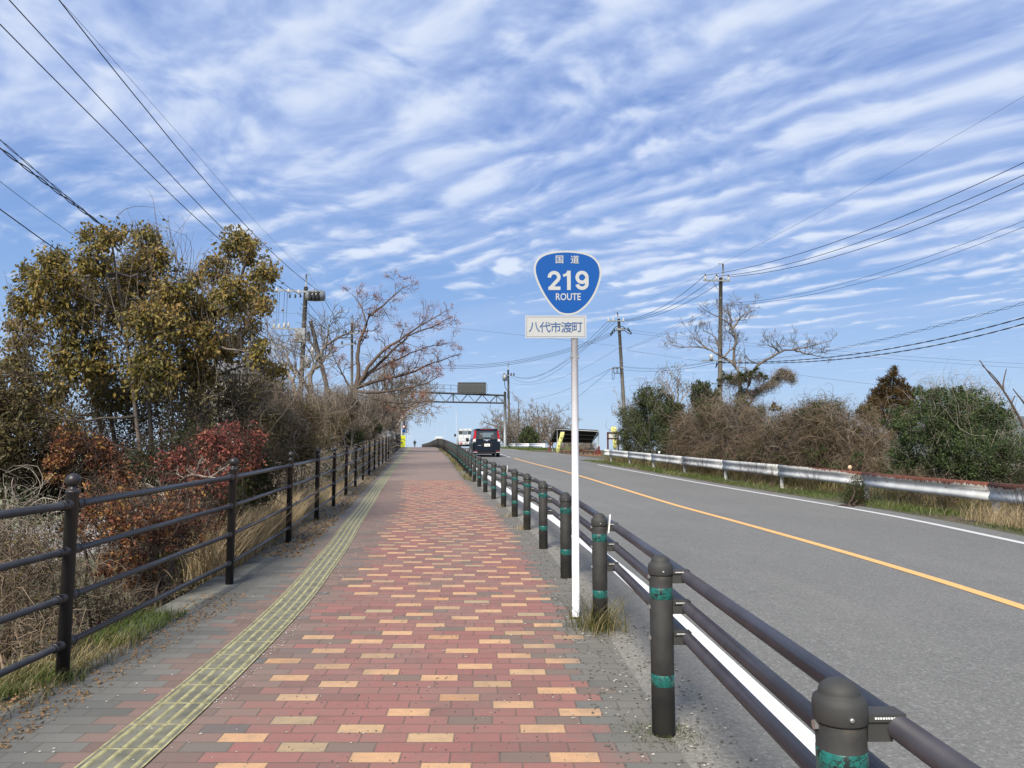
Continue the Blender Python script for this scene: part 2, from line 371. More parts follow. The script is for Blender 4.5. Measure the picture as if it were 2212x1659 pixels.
def f_bollard(N, b, co):
    n = N.noise(co, 9., 4, .6); n2 = N.noise(co, 3., 4, .6); p = N.xyz(co)
    c = N.mix(N.ss(n, .3, .7), (.021, .021, .020), (.034, .033, .030))
    c = N.mix(N.ss(n2, .57, .66, 0., .8), c, (.085, .072, .055))
    c = N.mix(N.ss(N.m('ADD', p[2], N.m('MULTIPLY', n, .2)), .12, .26, .35, 0.), c, (.08, .08, .06))
    N.put(b.inputs['Base Color'], c); b.inputs['Roughness'].default_value = .7; b.inputs['Specular IOR Level'].default_value = .3
def f_concpole(N, b, co):
    n = N.noise(co, 2.5, 5, .65); p = N.xyz(co)
    st = N.noise(N.comb(N.m('MULTIPLY', p[0], 8.), N.m('MULTIPLY', p[1], 8.), N.m('MULTIPLY', p[2], .4)), 1., 4, .6)
    c = N.mix(N.ss(n, .3, .7), (.105, .095, .080), (.165, .15, .13))
    c = N.mix(N.ss(st, .4, .7, 0., .5), c, (.07, .06, .047))
    N.put(b.inputs['Base Color'], c)
def f_sign(col):
    def f(N, b, co):
        n = N.noise(co, 22., 5, .7)
        N.put(b.inputs['Base Color'], N.mix(N.ss(n, .62, .70, 0., .5), col, tuple(c * .72 + .02 for c in col)))
    return f
M = {}
M['paving'] = pmat('brick_paving', f_paving, rough=.8, spec=.3)
M['asphalt'] = pmat('asphalt', f_asphalt)
M['white_line'] = pmat('white_paint', f_paint((.74, .74, .72), (.34, .335, .32), .57), rough=.6)
M['white_thin'] = pmat('worn_white_paint', f_paint((.56, .56, .54), (.25, .25, .24), .56), rough=.6)
M['orange_line'] = pmat('orange_paint', f_paint((.74, .40, .13), (.30, .22, .13), .555), rough=.6)
M['ground'] = pmat('soil_and_litter', f_ground, rough=.95)
M['conc'] = pmat('concrete', col=(.135, .135, .118), rough=.9, var=.35, vscale=4., bump=.3)
M['tact'] = pmat('tactile_tile', col=(.148, .142, .105), rough=.7, var=.28, vscale=7.)
M['tactbar'] = pmat('tactile_bar', col=(.32, .295, .145), rough=.6, var=.30, vscale=16.)
M['boll'] = pmat('bollard_paint', f_bollard, bump=.15, bscale=300.)
M['bollcap'] = pmat('bollard_cap_paint', col=(.036, .036, .033), rough=.7, var=.15)
M['railb'] = pmat('barrier_rail_paint', col=(.040, .037, .044), rough=.42, var=.15)
M['fence'] = pmat('brown_black_fence_paint', col=(.022, .019, .020), rough=.42, var=.2)
M['fencer'] = pmat('fence_rail_paint', col=(.032, .033, .038), rough=.35, var=.2)
M['band'] = pmat('green_reflective_band', f_band)
M['bolt'] = pmat('zinc_bolt', col=(.45, .45, .43), rough=.35, metal=.8)
M['white'] = pmat('white_enamel', col=(.80, .80, .82), rough=.35, var=.04)
M['whitestick'] = pmat('white_plastic', col=(.82, .82, .78), rough=.5)
M['rustrail'] = pmat('guardrail_white_with_rust', f_rustrail)
M['gpost'] = pmat('guard_post_white', col=(.56, .56, .53), rough=.6, var=.25, vscale=9.)
M['cpole'] = pmat('weathered_concrete_pole', f_concpole, rough=.9)
M['galv'] = pmat('galvanised_steel', col=(.24, .255, .26), rough=.5, metal=.4, var=.15)
M['lampm'] = pmat('lamp_column_paint', col=(.42, .47, .54), rough=.5)
M['dsteel'] = pmat('grey_painted_steel', col=(.050, .054, .052), rough=.6, var=.15)
M['porc'] = pmat('porcelain', col=(.42, .41, .38), rough=.25)
M['blk'] = pmat('black_rubber', col=(.012, .012, .013), rough=.55)
M['wire'] = pmat('wire_insulation', col=(.018, .019, .022), rough=.6)
M['wire2'] = pmat('grey_wire', col=(.07, .08, .095), rough=.6)
M['bluesign'] = pmat('blue_sign_sheet', f_sign((.0, .068, .285)), rough=.55, spec=.2)
M['whitesign'] = pmat('white_sign_sheet', f_sign((.40, .41, .395)), rough=.45)
M['bluetext'] = pmat('worn_blue_lettering', f_sign((.018, .075, .22)), rough=.5)
M['yellow'] = pmat('fluorescent_yellow_board', col=(.78, .86, .02), rough=.5)
M['ytext'] = pmat('dark_lettering', col=(.06, .09, .02), rough=.6)
M['banner'] = pmat('yellow_banner_cloth', col=(.58, .56, .20), rough=.8, var=.2)
M['navy'] = pmat('navy_car_paint', col=(.002, .006, .013), rough=.22, spec=.4)
M['navy'].node_tree.nodes['Principled BSDF'].inputs['Coat Weight'].default_value = .15
M['carwhite'] = pmat('white_car_paint', col=(.55, .57, .57), rough=.3)
M['glassd'] = pmat('dark_car_glass', col=(.028, .034, .037), rough=.08, spec=.8)
M['glassl'] = pmat('glass_painted_daylight', col=(.13, .17, .185), rough=.1, spec=.8)  # paler glass colour stands in for daylight seen through a vehicle
M['seat'] = pmat('car_seat_seen_through_glass', col=(.05, .045, .045), rough=.7)
M['redl'] = pmat('red_lamp_lens', col=(.42, .012, .018), rough=.2)
M['clearl'] = pmat('clear_lamp_lens', col=(.75, .70, .70), rough=.2)
M['orangel'] = pmat('amber_lens', col=(.8, .35, .05), rough=.2)
M['tyre'] = pmat('tyre_rubber', col=(.012, .012, .012), rough=.8)
M['chrome'] = pmat('chrome_trim', col=(.75, .76, .78), rough=.2, metal=.7)
M['plate'] = pmat('number_plate_sheet', col=(.80, .80, .76), rough=.5)
M['plateg'] = pmat('plate_green_lettering', col=(.10, .20, .14), rough=.5)
M['undr'] = pmat('underbody_black', col=(.01, .01, .01), rough=.9)
M['rust'] = pmat('rusty_iron', col=(.12, .028, .02), rough=.9, var=.4)
M['kerbor'] = pmat('orange_brown_timber', col=(.22, .11, .06), rough=.9, var=.4)
M['roofdark'] = pmat('black_corrugated_sheet', col=(.014, .014, .016), rough=.7)
M['framew'] = pmat('pale_steel_frame', col=(.42, .43, .43), rough=.5)
M['woodred'] = pmat('dark_red_wood', col=(.07, .018, .014), rough=.8)
M['board'] = pmat('pale_notice_paper', col=(.46, .50, .44), rough=.7)
M['rooft'] = pmat('grey_roof_tiles', col=(.14, .135, .13), rough=.8, var=.2, vscale=3.)
M['plaster'] = pmat('pale_plaster', col=(.42, .39, .33), rough=.9, var=.1)
M['hill'] = pmat('wooded_hill', col=(.07, .085, .075), rough=1., var=.3, vscale=.02)
M['stone'] = pmat('pale_pebble', col=(.38, .36, .31), rough=.8)
M['grit'] = pmat('dark_grit', col=(.10, .095, .085), rough=.9)
M['cloth'] = pmat('black_jacket_cloth', col=(.012, .011, .012), rough=.9)
M['jeans'] = pmat('grey_blue_trousers', col=(.09, .11, .14), rough=.9)
M['skin'] = pmat('skin', col=(.35, .2, .14), rough=.6)
M['tan'] = pmat('litter_leaf', col=(.24, .15, .075), rough=.9)
# plants
M['l_olive'] = leafmat('leaf_olive_gold', [(0., (.06, .065, .018)), (.35, (.145, .125, .028)), (.58, (.26, .195, .04)), (.8, (.30, .18, .06)), (1., (.46, .40, .17))], clump=1.3)
M['l_orange'] = leafmat('leaf_autumn_orange', [(0., (.05, .04, .015)), (.3, (.15, .055, .03)), (.5, (.26, .09, .05)), (.68, (.33, .17, .05)), (.84, (.42, .30, .10)), (1., (.20, .20, .07))], clump=2.2)
M['l_red'] = leafmat('leaf_autumn_red', [(0., (.08, .03, .02)), (.35, (.20, .06, .045)), (.62, (.34, .095, .07)), (.8, (.36, .17, .09)), (1., (.20, .17, .06))], clump=2.2)
M['l_dark'] = leafmat('leaf_dark_green', [(0., (.015, .025, .008)), (.5, (.035, .05, .014)), (.8, (.08, .095, .025)), (1., (.20, .20, .06))])
M['l_ivy'] = leafmat('leaf_ivy_green', [(0., (.022, .034, .012)), (.45, (.052, .072, .022)), (.8, (.095, .115, .035)), (1., (.19, .21, .08))])
M['l_brown'] = leafmat('leaf_brown_green', [(0., (.05, .043, .018)), (.4, (.10, .082, .032)), (.7, (.155, .12, .05)), (1., (.16, .19, .06))])
M['l_green'] = leafmat('leaf_mid_green', [(0., (.020, .032, .012)), (.4, (.045, .068, .022)), (.75, (.085, .125, .036)), (1., (.17, .21, .07))])
M['l_rust'] = leafmat('leaf_rust_conifer', [(0., (.035, .028, .008)), (.5, (.085, .055, .015)), (1., (.17, .09, .028))])
M['l_seed'] = leafmat('seed_cluster_pinkish', [(0., (.20, .085, .05)), (.5, (.34, .15, .09)), (1., (.45, .25, .17))])
M['b_grey'] = barkmat('bark_grey', (.055, .045, .038), (.22, .19, .16))
M['b_brown'] = barkmat('bark_brown', (.035, .026, .021), (.125, .095, .075))
M['b_tan'] = barkmat('vine_tan', (.045, .032, .022), (.26, .195, .135))
M['b_mauve'] = barkmat('twig_mauve_brown', (.08, .064, .05), (.31, .26, .205))
M['b_pale'] = barkmat('twig_pale', (.10, .08, .06), (.40, .35, .29))
M['b_dark'] = barkmat('bark_dark_wet', (.02, .014, .010), (.075, .05, .038))
M['g_green'] = leafmat('grass_green', [(0., (.04, .062, .012)), (.5, (.085, .125, .022)), (.8, (.14, .165, .04)), (1., (.34, .29, .14))], trans=.3)
M['g_dry'] = leafmat('grass_dry_straw', [(0., (.22, .155, .08)), (.5, (.42, .32, .18)), (1., (.62, .52, .33))], trans=.3)
M['g_mix'] = leafmat('grass_mixed', [(0., (.06, .07, .02)), (.35, (.12, .125, .035)), (.6, (.25, .20, .09)), (1., (.48, .39, .22))], trans=.3)
M['moss'] = pmat('moss', col=(.055, .075, .012), rough=1., var=.5, vscale=40.)

# ------------------------------------------------------------------ ribbons of ground: each follows the road line
YS = np.concatenate([np.arange(-40, 0, 4.), np.arange(0, 30, .5), np.arange(30, 100, 1.5), np.arange(100, 200, 4.), np.arange(200, 421, 20.)])
SL = np.concatenate([[0], np.cumsum(np.hypot(np.diff(YS), np.diff(XB(YS))))]); SL -= np.interp(0, YS, SL)
def ribbon(name, fl, fr, nt_, zoff, mat, Y=YS, uvx=True, parent=None, zf=None, zo_r=None):
    L_, R_ = fl(Y), fr(Y); k = np.linspace(0, 1, nt_ + 1)
    X = L_[:, None] * (1 - k) + R_[:, None] * k; YY = np.repeat(Y[:, None], nt_ + 1, 1)
    Z = (zf or gz)(X, YY) + zoff
    if zo_r is not None: Z = Z + (zo_r - zoff) * k
    n = nt_ + 1; i = np.arange(len(Y) - 1)[:, None] * n + np.arange(nt_)[None]
    Q = np.stack([i, i + 1, i + n + 1, i + n], 2).reshape(-1, 4)
    o = quads(name, np.stack([X, YY, Z], 2), Q, mat, parent, smooth=True)
    U = np.stack([X - XB(YY), np.interp(YY, YS, SL)], 2).reshape(-1, 2)
    uvl = o.data.uv_layers.new(name='UVMap'); uvl.data.foreach_set('uv', U[Q.ravel()].astype(np.float32).ravel())
    return o
# base ground sheet (embankment, low plain to the horizon)
gy = np.concatenate([[-3000, -400, -100], YS, [600, 1200, 3000, 6000]])
def gsheet():
    rows = []
    for Y in gy:
        Yc = min(max(Y, -40), 420); xf, xb, xr = float(XF(Yc)), float(XB(Yc)), float(XR(Yc))
        zl = float(gz(xf, Yc)); ge = XG(Yc); zr = float(gz(ge, Yc)); zv = float(gz(xr + .5, Yc))
        if Y > 430 or Y < -50: zl = zr = zv = -2.6
        P = -2.6
        offs = [(-6000, P), (-600, P), (-120, P), (-40, P), (-14, P), (-6.5, P + .05), (-4.4, P + (zl - P) * .22), (-2.6, P + (zl - P) * .55), (-1.3, P + (zl - P) * .8), (-.5, zl - .16), (-.22, zl - .05)]
        row = [(xf + a, Y, z_) for a, z_ in offs]
        row += [(xb - .2, Y, float(gz(xb, Yc)) - .03), (xr + .35, Y, zv - .03), (xr + .55, Y, zv - .02)]
        for a, k in [(0.0, 0), (.6, .02), (1.6, .15), (4., .55), (7.5, 1), (14, 1), (40, 1), (120, 1), (600, 1), (6000, 1)]:
            row.append((ge + a, Y, zr - .05 - k * (zr - .05 - P)))
        rows.append(row)
    V = np.array(rows); n = V.shape[1]; i = np.arange(len(V) - 1)[:, None] * n + np.arange(n - 1)[None]
    return V, np.stack([i, i + 1, i + n + 1, i + n], 2).reshape(-1, 4)
_xg = herm([(-40, 10.), (0, 10.3), (13, 10.2), (21, 9.4), (30, 8.4), (38, 8.5), (41, 14), (45, 24), (70, 22), (80, 10.), (92, 4.), (120, -2.), (165, -10), (250, -22), (420, -46)])
XG = lambda Y: float(_xg(Y))
V_, Q_ = gsheet(); struct(quads('ground', V_, Q_, M['ground'], smooth=True))
XG_a = lambda Y: _xg(Y)
struct(ribbon('road', lambda Y: XB(Y) + .03, lambda Y: XR(Y) + .5, 10, 0., M['asphalt']))
ys2 = np.arange(42.5, 58.1, .5)
apr = ribbon('side_road', lambda Y: XR(Y) + .5, lambda Y: XR(Y) + .5 + 20 * np.clip((Y - 42.5) / 3., 0, 1)**.6 * np.clip((58.2 - Y) / 2.5, 0, 1)**.5 + .02, 8, .004, M['asphalt'], Y=ys2); struct(apr)
struct(ribbon('sidewalk', lambda Y: XF(Y) - .02 + .0 * Y, lambda Y: XB(Y) + .03, 8, 0., M['paving']))
# concrete kerb under the railing
ko = ribbon('kerb_strip', lambda Y: XF(Y) - .26, lambda Y: XF(Y) + .10, 3, .004, M['conc'], Y=YS[(YS > 5.0) & (YS < 101)]); struct(ko)
def line(name, f, wd, mat, y0_, y1_, zo=.004):
    Y = YS[(YS >= y0_) & (YS <= y1_)]
    return struct(ribbon(name, lambda q: f(q) - wd / 2, lambda q: f(q) + wd / 2, 2, zo, mat, Y=Y))
line('white_edge_line', lambda Y: XB(Y) + .64, .19, M['white_line'], -20, 400)
line('orange_centre_line', XC, .125, M['orange_line'], -20, 44)
line('worn_centre_line', XC, .13, M['white_thin'], 45.0, 400)
line('far_edge_line', XR, .13, M['white_thin'], -20, 37)
line('road_edge_line', XR, .13, M['white_thin'], 62, 400)
# tactile paving: tiles with raised bars
TL = herm([(-12, -1.95), (0, -1.90), (3.4, -1.93), (5, -1.98), (6.9, -2.10), (8, -2.22), (10, -2.46), (12.3, -2.78), (15, -3.14), (20, -3.80), (24.4, -4.36), (33, -5.35), (44, -6.62), (60, -8.55), (73, -10.2), (85, -11.9), (100, -13.9), (130, -18.3), (165, -23.4)])
tb = MB(); tb2 = MB(); yy = -3.0
while yy < 110:
    dY = .3 * math.cos(math.atan(float(TL(yy + .3) - TL(yy)) / .3)); y2_ = yy + dY
    def q(k, Y_, zo): X_ = float(TL(Y_)) + k * .302; return (X_, Y_, float(gz(X_, Y_)) + zo)
    g = .004
    tb.add([q(0, yy + g, .006), q(1, yy + g, .006), q(1, y2_, .006), q(0, y2_, .006)], [(0, 1, 2, 3)], 0)
    if yy < 60:
        bars = [.135, .38, .62, .865]
        for k in bars:
            a, c_ = yy + .02, y2_ - .012
            for (k0, k1, zo0, zo1) in [(k - .045, k - .024, .0065, .012), (k - .024, k + .024, .012, .012), (k + .024, k + .045, .012, .0065)]:
                tb2.add([q(k0, a, zo0), q(k1, a, zo1), q(k1, c_, zo1), q(k0, c_, zo0)], [(0, 1, 2, 3)], 0)
            tb2.add([q(k - .045, a, .0065), q(k + .045, a, .0065), q(k + .024, a, .012), q(k - .024, a, .012)], [(0, 1, 2, 3)], 0)
    else:
        for k in (.135, .38, .62, .865):
            tb2.add([q(k - .05, yy, .012), q(k + .05, yy, .012), q(k + .05, y2_, .012), q(k - .05, y2_, .012)], [(0, 1, 2, 3)], 0)
    for k0, k1 in ((0., .035), (.965, 1.)):
        tb2.add([q(k0, yy, .0072), q(k1, yy, .0072), q(k1, y2_, .0072), q(k0, y2_, .0072)], [(0, 1, 2, 3)], 0)
    tb2.add([q(0, yy - .003, .0068), q(1, yy - .003, .0068), q(1, yy + .012, .0068), q(0, yy + .012, .0068)], [(0, 1, 2, 3)], 0)
    yy = y2_
tp = tag(tb.build('tactile_paving', M['tact']), 'strip of yellow ridged tactile paving tiles running up the sidewalk'); tp['kind'] = 'structure'
rb = tb2.build('ridges', M['tactbar'], tp)
# pale lower road on the plain at the left
lr = MB(); lr.add([(-24, -30, -2.58), (-14.5, -30, -2.58), (-19.5, 90, -2.58), (-29, 90, -2.58)], [(0, 1, 2, 3)]); struct(lr.build('lower_road', pmat('pale_concrete_road', col=(.30, .29, .27), rough=.9, var=.12)))
# hill at the right edge, far off
hx = np.linspace(500, 3500, 60); hm = MB(); HV = []
for j, yv in enumerate((1500, 1750, 2200, 2800)):
    for x in hx:
        k = max(0, min(1, (x - 900) / 500.)); h = (0, 70, 100, 60)[j] * k * (1 + .25 * math.sin(x / 170.) + .1 * math.sin(x / 47.))
        HV.append((x, yv, -3 + h))
n = len(hx); hm.add(HV, [(j * n + i, j * n + i + 1, (j + 1) * n + i + 1, (j + 1) * n + i) for j in range(3) for i in range(n - 1)], 0, True)
struct(hm.build('hill', M['hill']))
# ------------------------------------------------------------------ the two railings
def arc_points(f, y0_, step, ymax):
    out_, Y = [], y0_
    while Y < ymax:
        out_.append(Y); s_ = float(f(Y + .5) - f(Y)) / .5; Y += step / math.hypot(1, s_)
    return out_
def P3(f, Y, dz=0., dx=0.):
    X = float(f(Y)) + dx; return np.array([X, Y, float(gz(X, Y)) + dz])
# left: brown-black pedestrian railing with ball-topped posts and four rails
FY = [-3.6, -.9, 1.85] + arc_points(XF, 4.62, 2.78, 101)
fen = thing('pedestrian_railing', 'brown-black tubular railing with ball-topped posts along the left edge of the sidewalk', 'railing', P3(XF, FY[3]))
def child(o, parent, loc=None):
    o.parent = parent
    if loc is not None: o.location = Vector(loc) - parent.location
    return o
pm = MB(); pm.lathe((0, 0, 0), [(.038, -.1), (.038, 1.115), (.041, 1.118), (.041, 1.128), (.036, 1.132), (.024, 1.14), (.019, 1.152), (.019, 1.16)], 16)
post0 = pm.build('post', M['fence']); bm_ = MB(); bm_.lathe((0, 0, 0), [(.0, 1.152)] + [(.043 * math.sin(a), 1.195 - .043 * math.cos(a)) for a in np.linspace(.35, math.pi - .01, 10)], 16)
ball0 = bm_.build('ball_finial', M['fence'], post0)
cm = MB()
RH = [1.045, .765, .485, .205]
for h in RH: cm.lathe((0, 0, 0), [(.0445, h - .001), (.0445, h + .001)], 4)
for i, Y in enumerate(FY):
    p = P3(XF, Y)
    if i == 0: po, ba = post0, ball0
    else:
        po = post0.copy(); COL.objects.link(po); ba = ball0.copy(); COL.objects.link(ba); ba.parent = po
    child(po, fen, p)
    sl_ = float(XF(Y + .1) - XF(Y)) / .1
nr = 0
i = 0
while i < len(FY) - 1:
    stepn = 1 if FY[i] < 55 else 3
    j = min(i + stepn, len(FY) - 1)
    for k, h in enumerate(RH):
        r = .024 if k == 0 else .020
        mb = MB(); pts = [P3(XF, FY[q], h) for q in range(i, j + 1)]
        mb.tube(pts, r, 10)
        if FY[i] < 30:
            a, b = pts[0], pts[-1]; d_ = (b - a) / np.linalg.norm(b - a)
            for e, sgn in ((a, 1), (b, -1)):
                mb.tube([e + d_ * sgn * .030, e + d_ * sgn * .10], r + .009, 12, 1)
                mb.tube([e + d_ * sgn * .10, e + d_ * sgn * .112], [r + .009, r + .002], 12, 1)
        o = mb.build('rail', [M['fencer'], M['fence']]); child(o, fen); o.matrix_parent_inverse = Matrix.Translation(-fen.location); nr += 1
    i = j
# right: dark bollard barrier with three tubular rails on the road side
BY = [-.15] + arc_points(XB, 1.83, 1.97, 166)
bar = thing('roadside_barrier', 'dark bollard barrier with green reflective bands and three tube rails between sidewalk and road', 'barrier', P3(XB, BY[1]))
pm = MB(); pm.lathe((0, 0, 0), [(.0572, -.1), (.0572, .79)], 24)
bp0 = pm.build('post', M['boll'])
pm = MB(); pm.lathe((0, 0, 0), [(.0600, .772), (.0625, .776), (.0625, .812), (.059, .826), (.050, .833), (.0475, .836)] + [(.0475 * math.cos(a), .836 + .034 * math.sin(a)) for a in np.linspace(.12, math.pi / 2, 8)], 24)
pm.lathe((0, -.0625, .792), [(.0, -.004), (.006, -.004), (.006, .003), (.003, .005)], 8, 1, M=Matrix.Rotation(math.radians(90), 4, 'X'))
cap0 = pm.build('cap', [M['bollcap'], M['bolt']], bp0)
bands = []
for h in (.655, .235):
    pm = MB(); pm.lathe((0, 0, 0), [(.0574, h), (.0582, h + .001), (.0582, h + .055), (.0574, h + .056)], 24); bands.append(pm.build('reflective_band', M['band'], bp0))
RB = [.762, .612, .462]; brs = []
for h in RB:
    br = MB(); br.tube([(-.05, 0, h), (.07, 0, h)], .006, 6, 1); br.box((.082, 0, h), (.058, .052, .062)); br.box((.098, -.004, h + .024), (.088, .056, .018))
    br.lathe((-.0585, 0, h), [(.0, -.006), (.012, -.006), (.012, .0), (.012, .007)], 6, 1, smooth=False, M=Matrix.Rotation(math.radians(90), 4, 'Y'))
    for q in range(10): br.box((.098 + (q - 4.5) * .0063, -.0325, h + .024), (.0042, .002, .0042), mat=2)
    brs.append(br.build('rail_bracket', [M['bollcap'], M['bolt'], M['whitestick']], bp0))
for i, Y in enumerate(BY):
    p = P3(XB, Y); s_ = math.atan(float(XB(Y + .1) - XB(Y)) / .1)
    if i == 0: po = bp0
    else:
        po = bp0.copy(); COL.objects.link(po)
        ch = [cap0] + (bands if Y < 48 else []) + (brs if Y < 60 else [])
        for c_ in ch: q_ = c_.copy(); COL.objects.link(q_); q_.parent = po
    child(po, bar, p); po.rotation_euler = (rnd.uniform(-.006, .006), rnd.uniform(-.006, .006), -s_)
i = 0
while i < len(BY) - 1:
    stepn = 1 if BY[i] < 50 else 6
    j = min(i + stepn, len(BY) - 1)
    for h in RB:
        mb = MB(); pts = []
        for q in range(i, j + 1): pts.append(P3(XB, BY[q], h, .125) if BY[q] > 0 else P3(XB, BY[q], h, .125))
        for q in range(len(pts)): pts[q][2] = float(gz(XB(BY[i + q]), BY[i + q])) + h
        mb.tube(pts, .0303, 12)
        o = mb.build('rail', M['railb']); child(o, bar); o.matrix_parent_inverse = Matrix.Translation(-bar.location)
    i = j
# white strips tied to three bollards
for i, k in ((3, 0), (8, 0), (15, 0)):
    Y = BY[i]; p = P3(XB, Y, 0, .068); mb = MB()
    mb.box((0, 0, 0), (.010, .022, .14), M=Matrix.Rotation(.10, 3, 'Y'))
    o = mb.build('marker_strip', M['whitestick']); child(o, bar, p + np.array([.006, -.02, .79])); o['label'] = 'white plastic strip sticking up beside a bollard cap'

# ------------------------------------------------------------------ guard rails of the opposite side
GR = herm([(-12, 8.9), (0, 8.95), (9.4, 8.85), (13.5, 8.62), (17.4, 8.25), (21, 7.78), (26, 7.2), (32, 6.5), (38, 5.85), (43, 5.35)])
def wbeam(name, pts3, mat, s0=0., parent=None, sgn=-1):
    """corrugated beam; pts3 = top-line points; sgn: side of the corrugation"""
    prof = [(0, 0), (.022, .010), (.046, .045), (.046, .080), (.026, .11), (.006, .145), (.006, .185), (.026, .22), (.046, .25), (.046, .285), (.022, .318), (0, .33)]
    P = np.array(pts3, float); T = np.gradient(P, axis=0); T[:, 2] = 0; T /= np.linalg.norm(T, axis=1)[:, None]; Nn = np.stack([T[:, 1], -T[:, 0], 0 * T[:, 0]], 1) * sgn
    A = np.array(prof); V = []
    for q in range(len(P)):
        for (o_, h) in A: V.append(P[q] + Nn[q] * o_ - np.array([0, 0, h]))
    V = np.array(V); n = len(A); i_ = np.arange(len(P) - 1)[:, None] * n + np.arange(n - 1)[None]
    Q = np.stack([i_, i_ + 1, i_ + n + 1, i_ + n], 2).reshape(-1, 4)
    o = quads(name, V, Q, mat, parent, smooth=True)
    so_ = o.modifiers.new('thick', 'SOLIDIFY'); so_.thickness = .005
    sl_ = s0 + np.concatenate([[0], np.cumsum(np.linalg.norm(np.diff(P, axis=0), axis=1))])
    U = np.stack([np.repeat(sl_, n), np.tile(.35 - A[:, 1], len(P))], 1)
    uv = o.data.uv_layers.new(name='UVMap'); uv.data.foreach_set('uv', U[Q.ravel()].astype(np.float32).ravel())
    return o, sl_[-1]
gr = thing('guard_rail', 'white corrugated guard rail with rusty top edge before the right-hand bushes', 'guard rail', (8.62, 13.5, .28))
GH = .66
gys = [-2.6, 1.4, 5.4] + arc_points(GR, 9.4, 4.05, 42); acc = -14.
def gpt(Y, h): X = float(GR(Y)); return np.array([X, Y, float(gz(min(X, 7.5), Y)) - .03 + h])
for i in range(len(gys) - 1):
    ys = np.linspace(gys[i], gys[i + 1], 5); o, e = wbeam('beam', [gpt(Y, GH) + np.array([0, 0, .0]) for Y in ys], M['rustrail'], acc, sgn=-1)
    child(o, gr); o.matrix_parent_inverse = Matrix.Translation(-gr.location); acc = e
tail = [gpt(gys[-1], GH)]; Xe, Ye = tail[0][0], tail[0][1]
for a in np.linspace(.15, 1.5, 8): tail.append(np.array([Xe - .25 + .9 * (1 - math.cos(a)) * 1.1 - .1 * math.sin(a), Ye + 1.3 * math.sin(a), tail[0][2] + .02]))
o, e = wbeam('beam_end', tail, M['rustrail'], acc, sgn=-1); child(o, gr); o.matrix_parent_inverse = Matrix.Translation(-gr.location)
gpm = MB(); gpm.tube([(0, 0, -.3), (0, 0, GH - .10)], .057, 12); gpm.box((-.045, 0, GH - .17), (.05, .07, .12)); gp0 = gpm.build('post', M['gpost'])
for i, Y in enumerate(gys):
    po = gp0 if i == 0 else gp0.copy()
    if i: COL.objects.link(po)
    child(po, gr, gpt(Y, 0) + np.array([.075, 0, 0]))
for k_, (Y, big) in enumerate(((18.0, 1), (32.5, 0))):
    rf = MB(); rf.lathe((0, 0, 0), [(.0, -.012), (.045, -.012), (.052, 0), (.045, .012), (0, .014)], 14, M=Matrix.Rotation(math.radians(90), 4, 'X')); rf.tube([(0, 0, -.12), (0, 0, -.04)], .01, 6)
    o = rf.build('round_reflector', M['whitestick'] if not big else pmat('faded_orange_reflector', col=(.62, .42, .28), rough=.5)); child(o, gr, gpt(Y, GH + .085))
# far guard rail beyond the side road
g2 = thing('guard_rail', 'short grey-white guard rail on the grass bank beyond the side road', 'guard rail', (3.0, 78, float(gz(3., 78.))))
FG = [(3.3, 76.5), (1.9, 81), (.4, 87), (-.6, 93), (-1.7, 100), (-3.2, 110), (-5.0, 122)]
fgp = [np.array([x, y, float(gz(x, y)) + .62]) for x, y in FG]
for i in range(len(FG) - 1):
    ys = [fgp[i] * (1 - t) + fgp[i + 1] * t for t in (0, .5, 1)]
    o, e = wbeam('beam', ys, M['gpost'] if i > 1 else M['white'], 50 + i * 6); child(o, g2); o.matrix_parent_inverse = Matrix.Translation(-g2.location)
    gq = MB(); gq.tube([(0, 0, -.2), (0, 0, .5)], .057, 8); po = gq.build('post', M['gpost']); child(po, g2, fgp[i] - np.array([-.1, 0, .62]))
e_ = MB(); e_.box((0, 0, 0), (.25, .5, .42), rz=-.6); o = e_.build('end_cap', M['white']); child(o, g2, fgp[0] + np.array([.1, -.1, -.2]))
# pale railing of the bridge on the left beyond the crest
br_ = thing('bridge_railing', 'pale grey bridge railing rising beyond the end of the left railing', 'railing', (-15.2, 101, 2.5))
mb = MB(); BR = lambda Y: XF(Y) + .1
yb = np.arange(102, 300, 4.)
for h in (1.15, .8, .45, .12): mb.tube([P3(BR, Y, h) for Y in yb], .03, 6)
o = mb.build('rail', M['galv']); child(o, br_); o.matrix_parent_inverse = Matrix.Translation(-br_.location)
for Y in yb[:40]:
    q_ = MB(); q_.box(P3(BR, Y, .58), (.08, .08, 1.2)); o = q_.build('post', M['galv']); child(o, br_); o.matrix_parent_inverse = Matrix.Translation(-br_.location)

# ------------------------------------------------------------------ text
def text_mesh(name, body, size, mat, parent, loc, bold=0., sx=1., ext=.0012, sp=1., rx=90, cx=True):
    cu = bpy.data.curves.new('t', 'FONT'); cu.body = body; cu.size = size; cu.offset = bold; cu.extrude = ext; cu.space_character = sp
    cu.align_x = 'CENTER' if cx else 'LEFT'; cu.align_y = 'CENTER'; cu.resolution_u = 3
    t = bpy.data.objects.new('t', cu); COL.objects.link(t); bpy.context.view_layer.update()
    me = bpy.data.meshes.new_from_object(t.evaluated_get(bpy.context.evaluated_depsgraph_get()))
    bpy.data.objects.remove(t); me.materials.clear(); me.materials.append(mat); me.name = name
    if len(me.vertices):
        V = np.array([v.co[:] for v in me.vertices]); c = (V.max(0) + V.min(0)) / 2; V = (V - c) * np.array([sx, 1, 1])
        me.vertices.foreach_set('co', V.ravel()); me.update()
    o = link(name, me, parent); o.location = loc; o.rotation_euler = (math.radians(rx), 0, 0); return o

